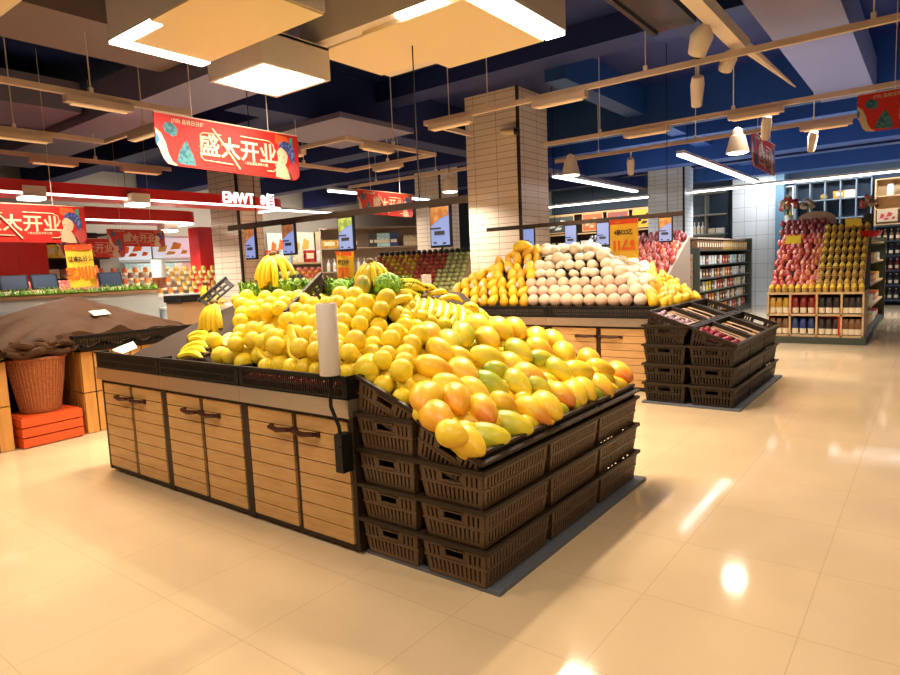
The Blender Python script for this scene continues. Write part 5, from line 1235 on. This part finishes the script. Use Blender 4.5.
for k in range(60):
    az, el = rng.uniform(0, 2 * PI), rng.uniform(.1, 1.4); d = V((math.cos(az) * math.cos(el), math.sin(az) * math.cos(el), math.sin(el))) * .26; s = V((-d.y, d.x, 0)).normalized() * .03
    m.add([V((0, 0, 0)), d * .6 - s, d, d * .6 + s], [(0, 1, 2, 3)])
m.lathe([(.07, -.02), (.09, .08)], 10)
tag(m.build('small_plant', M_leaf, None, (-.62, 20.9, 2.98)), 'small green plant in the wooden cubby at the right edge', 'plant')
sheet('picture_board', FACE_Y((-1.05, 20.74, 2.25)), .46, .32, M_ivory, 'pale picture board in the wooden cubby at the right edge', 'picture', MK, M_rose)
# ---- gondola with boxes left of the blue post
o = thing('gondola_shelf', 'dark green gondola shelf with packed goods, left of the stepped display', 'shelf', (-4.35, 0, 0))
MB().box(-.8, 14.9, 0, -.76, 19.9, 1.72).build('back_panel', M_board, o); MB().box(-.8, 19.85, 0, .14, 19.97, 2.0).build('end_post', M_dgreen, o); MB().box(-.8, 14.85, 0, .12, 14.9, 1.72).build('end_panel', M_dgreen, o); MB().box(-.8, 14.9, 0, .12, 19.85, .12).build('plinth', M_dgreen, o)
LV = [.12, .42, .72, 1.02, 1.34, 1.68]
for z in LV[1:]: MB().box(-.78, 14.9, z - .03, .10, 19.85, z).build('shelf_board', M_dgreen, o)
for zi, z in enumerate(LV[:5]):
    for k in range(19):
        mm = [[yellow, orange, red], [orange, brown, cream], [yellow, red, cream], [brown, orange, white], [white, red, teal_ if False else tealp]][zi][(k * 3 // 19)]
        product('pack', [white, mm, mm, brown][(k + zi) % 4], T(-4.36, 15.05 + k * .25, z) @ Matrix.Rotation(PI / 2, 4, 'Z') @ Matrix.Scale(1.25, 4), 'packet on the dark green gondola shelf, %s shelf from the bottom' % ORD[zi], 'packet', 'packets on the dark green gondola, %s shelf' % ORD[zi])
for k in range(24): product('box', gold if k > 10 else brown, T(-4.36, 15.0 + k * .2, 1.685) @ Matrix.Rotation(PI / 2, 4, 'Z') @ Matrix.Scale(1.1, 4) @ Matrix.Diagonal((.9, 1, 1.5, 1)), 'slim brown and gold box in the row on top of the dark green gondola', 'box', 'boxes on top of the dark green gondola')
tag(MB().box(-5.1, 14.9, 1.93, -4.28, 19.4, 1.97).build('card_sheet', mat('pale_card', (.55, .42, .32), .6)), 'pale card sheet laid over the boxes on top of the green gondola', 'card')
# cartons stacked at its near end
ct = None
for i, (x, z) in enumerate([(-4.60, 0), (-4.60, .40), (-4.60, .80), (-4.60, 1.20), (-5.12, 0), (-5.12, .40), (-5.12, .80), (-5.12, 1.20)]):
    lab = 'brown printed carton stacked at the near end of the green gondola, %s %s' % (('right column', 'left column')[i // 4], ['lowest', 'second', 'third', 'top'][i % 4])
    if ct is None:
        ct = thing('carton', lab, 'carton', (x, 14.55, z), group='cartons at the end of the green gondola')
        MB().box(-.25, -.22, 0, .25, .22, .39).build('box', mat('carton_card', (.30, .17, .09), .65), ct)
        m = MB()
        for a, b in ((-.15, .24), (-.05, .24), (.05, .24), (-.15, .12), (-.05, .12)): m.box(a - .03, -.223, b, a + .03, -.22, b + .06).box(.25, a - .03, b, .253, a + .03, b + .06)
        m.build('printed_marks', M_ink, ct); MB().box(-.25, -.03, .385, .25, .03, .394).build('tape', M_tan, ct); ctk = tree(ct)
    else: dup(ct, lab, loc=(x, 14.55, z), children=ctk)
# ---- red and black packs on a slope behind the pale fruit
tag(MB().add([(-6.0, 11.5, 0), (-3.85, 11.5, 0), (-3.85, 11.5, 1.15), (-6.0, 11.5, 1.15), (-3.85, 12.9, 1.95), (-6.0, 12.9, 1.95), (-3.85, 12.9, 0), (-6.0, 12.9, 0)], [(0, 1, 2, 3), (3, 2, 4, 5), (1, 6, 4, 2), (7, 0, 3, 5), (6, 7, 5, 4), (0, 7, 6, 1)]).build('sloping_stand', M_beige), 'beige sloping stand carrying red and black packs behind the pale fruit', 'display stand')
for j in range(11):
    y = 11.55 + j * .125; z = 1.17 + (y - 11.5) * .571
    for i in range(16):
        x = -5.92 + i * .13 + (j % 2) * .05
        if x < -5.2: mm, lab, g = (darkb if j % 3 else white), 'black-capped pack on the slope behind the orange card', 'black packs behind the pale fruit'
        else: mm, lab, g = (dred if j > 7 else (pinkp if (i + j) % 3 == 0 else red)), 'red pack piled on the slope left of the green gondola', 'red packs behind the pale fruit'
        product('bag', mm, T(x, y, z) @ Euler((-.4, rng.uniform(-.4, .4), rng.uniform(-.5, .5))).to_matrix().to_4x4() @ Matrix.Scale(1.0, 4), lab, 'pack', g)
yt2 = dup(yt, 'yellow price ticket between the black and the red packs behind the pale fruit', M=T(-5.22, 11.9, 1.42) @ Matrix.Scale(1.2, 4), children=ytk)
# ---- back wall behind the pale fruit: picture shelf
o = thing('picture_shelf', 'dark wall shelf topped by a row of pictures, above the price screens', 'shelf', (-8.8, 20.8, 0))
MB().box(-2.6, .3, 0, 2.55, .35, 3.3).build('back_panel', M_board, o)
for z in (.6, 1.1, 1.6, 2.1, 2.55, 3.25): MB().box(-2.6, 0, z - .04, 2.55, .3, z).build('shelf_board', M_woodp if z > 2 else M_dgreen, o)
pics = [(-2.0, 1.1, mat('dark_photo', (.05, .06, .06), .5), M_shelfw, 'dark picture of pale wire shapes, leftmost above the price screens'), (-.72, .72, mat('orange_photo', (.5, .12, .03), .5), M_ivory, 'orange picture with pale stripes above the price screens'), (.2, .72, mat('plum_photo', (.3, .07, .05), .5), M_bluep, 'dark red picture with a blue spot above the price screens'), (1.15, .8, mat('yellow_photo', (.65, .42, .03), .5), M_ink, 'yellow and black picture beside the white tiled pillar')]
for dx, w, m, mm, lab in pics: sheet('picture_board', FACE_Y((-8.8 + dx, 20.78, 2.62)), w, .55, m, lab, 'picture', MK, mm, M_woodp)
for zi, z in enumerate([1.1, 1.6, 2.1]):
    row('box', [[red, brown, dred, brown], [dred, red, brown, red], [darkb, white, brown, cream]][zi], T(-8.8, 20.8, 0), -2.4, 2.4, 20, .12, z, 'box on the dark wall shelf under the pictures, %s shelf' % ['lowest', 'middle', 'upper'][zi], 'box', 'boxes under the pictures, %s shelf' % ['lowest', 'middle', 'upper'][zi], 1.4)
struct(MB().box(-11.6, 20.6, 0, -11.35, 21.25, 4.36).build('trim_2', mat('pale_blue_post', (.55, .68, .75), .5)))
o = thing('wall_cabinet', 'slate wall cabinet with white boxes between the two white tiled pillars', 'cabinet', (-5.65, 20.75, 0))
MB().box(-.55, .4, 0, .5, .45, 3.5).build('back_panel', M_slate, o); MB().box(-.55, 0, 2.2, .5, .4, 2.24).box(-.55, 0, 2.8, .5, .4, 2.84).box(-.1, 0, 2.24, -.07, .4, 3.5).box(-.55, 0, 3.46, .5, .4, 3.5).build('grid', mat('grey_frame', (.3, .3, .27), .5), o); MB().box(-.55, 0, 0, .5, .4, 2.2).build('base_unit', M_dgreen, o)
row('box', [cream, white], T(-5.65, 20.75, 0), -.05, .45, 2, .18, 2.24, 'white box in the slate wall cabinet', 'box', 'white boxes in the slate wall cabinet', 1.25)
row('bottle', white, T(-5.65, 20.75, 0), -.5, -.12, 3, .1, 2.24, 'white bottle in the slate wall cabinet', 'bottle', 'white bottles in the slate wall cabinet', 1.4)

# ---- sloping fruit stand seen past the lemon heap
A0, A1 = V((-9.1, 8.9, .95)), V((-7.15, 9.65, .95)); UX = (A1 - A0); UB = V((-.55, 1.25, .92))
q = [A0, A1, A1 + UB, A0 + UB]
tag(MB().add(q + [V((p.x, p.y, 0)) for p in q], [(0, 1, 2, 3), (0, 4, 5, 1), (1, 5, 6, 2), (2, 6, 7, 3), (3, 7, 4, 0)]).build('sloping_stand', M_woodp), 'pale sloping stand with rows of red, orange and green fruit beyond the bananas', 'display stand')
for j in range(11):
    for i in range(17):
        p = A0 + UX * ((i + .5) / 17) + UB * ((j + .4) / 11) + V((0, 0, .05))
        a = i / 17 - (j * .012)
        if j > 9: mm, cn = darkb, 'dark'
        elif a < .34: mm, cn = (yellow if (i + j) % 3 else orange), 'orange-yellow'
        elif a < .64: mm, cn = (red if (i + j) % 4 else pinkp), 'red'
        else: mm, cn = green, 'pale green'
        product('round', mm, T(*p) @ Matrix.Scale(.88, 4), 'small %s fruit in rows on the sloping stand beyond the bananas' % cn, 'fruit', cn + ' fruit on the far sloping stand')
o = thing('bag_roll', 'second bag roll standing by the far sloping fruit stand', 'roll', tuple(at(427, 296, d=10.6)))
MB().lathe([(.02, 0), (.085, 0), (.085, .36), (.02, .362)], 20).build('film', MATS['white_film'], o, smooth=True); MB().lathe([(.012, -o.location.z), (.018, -o.location.z), (.018, .37), (.012, .37)], 10).build('pole', M_black, o)
sheet('red_notice', FACE_X((-9.73, 12.9, 1.55)), .22, .22, M_red, 'small red notice on the tiled pillar left of the tall one', 'notice')
# dark shelf with vase and books beyond
u = shelf_unit('dark shelf with flowers and books seen under the near screen rail', T(-12.5, 13.1, 0) @ Matrix.Rotation(.85, 4, 'Z'), 3.2, .45, [.5, 1.0, 1.55, 2.2, 2.75], M_beige)
SM = T(-12.5, 13.1, 0) @ Matrix.Rotation(.85, 4, 'Z')
row('box', [gold, brown], SM, -1.5, -.6, 5, .1, 2.2, 'brown and gold box on the dark shelf under the near rail', 'box', 'boxes on the dark shelf under the near rail', 1.8)
row('pack', [darkb, tealp, navy], SM, -.2, .5, 6, .1, 2.2, 'dark or blue book-like pack on the dark shelf under the near rail', 'pack', 'dark packs on the dark shelf under the near rail', 2.2)
row('jar', [cream, gold], SM, .75, 1.5, 6, .1, 2.2, 'cream jar on the dark shelf under the near rail', 'jar', 'jars on the dark shelf under the near rail', 1.8)
row('bottle', [white, darkb], SM, -1.5, 1.5, 18, .1, 1.55, 'bottle on the lower board of the dark shelf under the near rail', 'bottle', 'bottles on the dark shelf under the near rail', 1.3)
# ---- far left wall: shelves seen between pillar and canopy
XW = lambda y, z: FACE_X((-16.95, y, z))
p1 = [(279, 233, 262, .9, 'white poster with orange goods just right of the left pillar'), (303, 232, 262, 1.1, 'white poster with yellow bottles, second right of the left pillar'), (321, 232, 260, .6, 'cream poster, third right of the left pillar')]
for i, (px, y0, y1, w, lab) in enumerate(p1):
    a = at(px, y0, x=-16.9); b = at(px, y1, x=-16.9); h = a.z - b.z
    sheet('wall_poster', XW(a.y, b.z), w, h, [mat('poster_white', (.75, .72, .68), .6), mat('poster_white2', (.8, .74, .62), .6), mat('poster_cream', (.7, .55, .32), .6)][i], lab, 'poster', MK, [M_posteror, mat('poster_gold', (.7, .42, .08), .6), M_tan][i])
a = at(332, 247, x=-16.9); sheet('red_sign', XW(a.y, a.z - .35), .7, .75, M_red, 'red sign panel right of the cream poster on the far left wall', 'sign')
a = at(278, 262, x=-14.5); b = at(345, 262, x=-14.5)
SL = FACE_X((-14.5, 0, 0)); L0, L1 = a.y, b.y
tag(MB().box(-15.3, L0, 0, -14.4, L1 + 2, 1.25).build('sloping_stand', M_whitec), 'white stand of fruit beyond the greens on the lemon heap', 'display stand')
n = 16
for k in range(n):
    for j in range(4):
        y = L0 + .1 + (L1 + 1.6 - L0) * k / n; mm = [[green, darkb], [orange, pinkp], [red, orange], [cream, white]][k * 4 // n][j % 2]
        product('round', mm, T(-14.5 - j * .17, y, 1.33 + j * .10) @ Matrix.Scale(1.7, 4), 'fruit on the white stand beyond the greens', 'fruit', 'fruit on the far white stand')
for k in range(10):
    y = L0 + .2 + k * .5
    product('box', [red, white, red, tealp, cream][k % 5], T(-16.5, y, 1.9) @ Matrix.Rotation(PI / 2, 4, 'Z') @ Matrix.Scale(3, 4), 'big box on the wall ledge under the far posters', 'box', 'boxes under the far posters')
tag(MB().box(-16.98, L0 - .5, 1.84, -16.2, L1 + 4, 1.9).build('wall_ledge', M_woodp), 'wooden wall ledge under the far left posters', 'ledge')
# shelves left of the pillar
u = shelf_unit('wall shelf with lit white posters behind the meat counter', FACE_X((-13.6, 7.3, 0)) @ Matrix.Rotation(-PI / 2, 4, 'X') @ T(0, -.0, 0), 2.1, .45, [.6, 1.0, 1.4, 1.95], M_shelfw)
for px0, px1, py0, py1, lab, mm in [(117, 150, 240, 260, 'lit white poster with food pictures, left one above the far meat shelf', M_posteror), (153, 190, 238, 258, 'lit white poster with a yellow carton, right one above the far meat shelf', mat('poster_gold', (.7, .42, .08), .6))]:
    a = at(px0, py1, x=-13.4); b = at(px1, py0, x=-13.4)
    sheet('wall_poster', FACE_X((-13.4, (a.y + b.y) / 2, a.z)), b.y - a.y, b.z - a.z, mat('lit_poster', (.75, .82, .88), .5, emit=(.75, .85, 1), es=.35), lab, 'poster', MK, mm, M_shelfw)
FX = FACE_X((-13.3, 7.3, 0)) @ Matrix.Rotation(-PI / 2, 4, 'X')
row('pack', [tealp, white], FX, -1.0, 1.0, 13, -.1, 1.62, 'pale blue packet hanging below the lit posters', 'packet', 'packets below the lit posters', 1.5)
for j in range(5):
    for k in range(15):
        y = 4.9 + k * .21; mm = gold if y > 6.6 else (brown if j % 2 else orange)
        if j > 2 and y < 5.8: mm = pinkp
        product('jar', mm, T(-11.6 - j * .22, y, 1.20 + j * .105) @ Matrix.Rotation(PI / 2, 4, 'Z') @ Matrix.Scale(1.0, 4), 'brown or gold goods heaped in steps on the second counter' , 'goods', 'goods stepped on the second counter')
o = thing('freezer_counter', 'second white counter with stepped goods, behind the first one', 'counter'); MB().box(-12.55, 4.7, 0, -11.4, 8.1, 1.19).build('body', M_whitec, o); MB().box(-11.46, 4.7, 1.19, -11.36, 8.1, 1.24).build('rim', M_white, o)
o = thing('shelf_unit', 'dark shelf of boxes left of the orange card over the meat counter', 'shelf', (-12.9, 4.95, 0))
MB().box(-.4, -.45, 0, -.35, .9, 2.5).build('back_panel', M_board, o)
for z in (1.3, 1.62, 2.0, 2.45): MB().box(-.35, -.45, z - .03, .1, .9, z).build('shelf_board', M_board, o)
for zi, z in enumerate((1.3, 1.62, 2.0)):
    for k in range(6): product('box', [[orange, pinkp, tealp], [cream, brown, tealp], [yellow, yellow, navy]][zi][k // 2], T(-12.85, 4.62 + k * .2, z) @ Matrix.Rotation(PI / 2, 4, 'Z') @ Matrix.Scale(1.3, 4) @ Matrix.Diagonal((.8, 1, 1.4 if zi == 2 else 1, 1)), 'box on the dark shelf behind the orange card, %s board' % ['lowest', 'middle', 'top'][zi], 'box', 'boxes behind the orange card, %s board' % ['lowest', 'middle', 'top'][zi])
struct(MB().box(-13.45, 5.85, 0, -13.3, 6.25, 2.5).build('trim_3', mat('grey_panel', (.55, .55, .52), .5)))

# ================================================================== LIGHT: the shop's own lamps and a few added ones
def lamp(x, y, z, e, col, size=.5, spread=150, sy=None, rot=(0, 0, 0)):
    l = bpy.data.lights.new('lamp_light', 'AREA'); l.energy = e; l.color = col; l.shape = 'RECTANGLE'; l.size = size; l.size_y = sy or size; l.spread = math.radians(spread)
    o = bpy.data.objects.new('lamp_light', l); C.objects.link(o); o.location = (x, y, z); o.rotation_euler = rot; return o
WARM, NEUT, COOL = (1, .83, .62), (1, .90, .75), (.95, .97, 1)
for x, y, al, w in bars: lamp(x, y, 3.105, 3 if (x, y) == (-1.74, 8.35) or x == -9.55 else 55 if y == 9.85 else 30, WARM, .10 if al else .5, 150 if (x, y) == (-3.1, 6.02) else 112, .5 if al else .10)
# added lamps out of view over the near aisle, brightening the front faces
for x, y in [(-3.4, .6), (-1.2, 1.2), (.9, 2.6), (.9, .2), (-5.6, .3), (-2.6, -1.2)]: lamp(x, y, 3.3, 29, WARM, .5, 150, .2)
for x, y in [(-4.175, 8.41), (-1.948, 8.41), (-6.352, 8.41)]: lamp(x, y, 2.70, 25, NEUT, .2, 150)
for x, y in [(-9.1, 3.27), (-9.0, 4.56), (-11.2, 6.2), (-12.4, 7.0), (-10.2, 6)]: lamp(x, y, 2.35, 17, NEUT, .24, 150)
for x, y, sx, sy, e in [(-5.9, 13.3, .1, 4, 120), (-3.35, 13.4, .1, 5.4, 230), (-1.5, 17.0, 14, .12, 640), (-13.5, 9.5, .1, 6, 200), (-10.5, 15, 3, .1, 150)]:
    lamp(x, y, 3.12, e * .5, COOL if y > 11 and x > -8 else NEUT, sx, 126, sy)
# added lamps without fixtures, washing the back shelves and far left wall
lamp(-8.8, 19.9, 3.4, 45, NEUT, 4.5, 150, .08, (.75, 0, 0)); lamp(-2.2, 19.9, 3.65, 50, COOL, 5, 150, .08, (.7, 0, 0)); lamp(-11.4, 11.5, 3.2, 50, NEUT, 1.5, 150, .1); lamp(-15.2, 11.5, 3.5, 130, NEUT, .1, 160, 9, (0, .9, 0))
for x, y, z, sx, sy, e in [(-4.66, 2.66, 3.18, .1, .7, 45), (-4.69, 3.66, 3.1, .6, .6, 36), (-2.72, 4.55, 3.46, .16, 1.2, 85), (-3.2, 4.0, 3.46, .4, .07, 30)]: lamp(x, y, z, e, WARM, sx, 125, sy)
# added upward lamps without fixtures, to brighten the blue ceiling
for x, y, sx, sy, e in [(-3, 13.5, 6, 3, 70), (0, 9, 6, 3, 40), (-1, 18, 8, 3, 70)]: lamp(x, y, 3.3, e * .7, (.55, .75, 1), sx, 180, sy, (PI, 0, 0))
w = bpy.data.worlds.new('shop_surroundings'); bpy.context.scene.world = w; w.use_nodes = True
w.node_tree.nodes['Background'].inputs[0].default_value = (1, .80, .55, 1); w.node_tree.nodes['Background'].inputs[1].default_value = .16
sc_ = bpy.context.scene
sc_.view_settings.view_transform = 'Standard'; sc_.view_settings.look = 'None'; sc_.view_settings.exposure = .25; sc_.view_settings.gamma = 1
sc_.cycles.use_denoising = True; sc_.cycles.max_bounces = 6; sc_.cycles.diffuse_bounces = 3; sc_.cycles.glossy_bounces = 3; sc_.cycles.transmission_bounces = 4; sc_.cycles.sample_clamp_indirect = 6
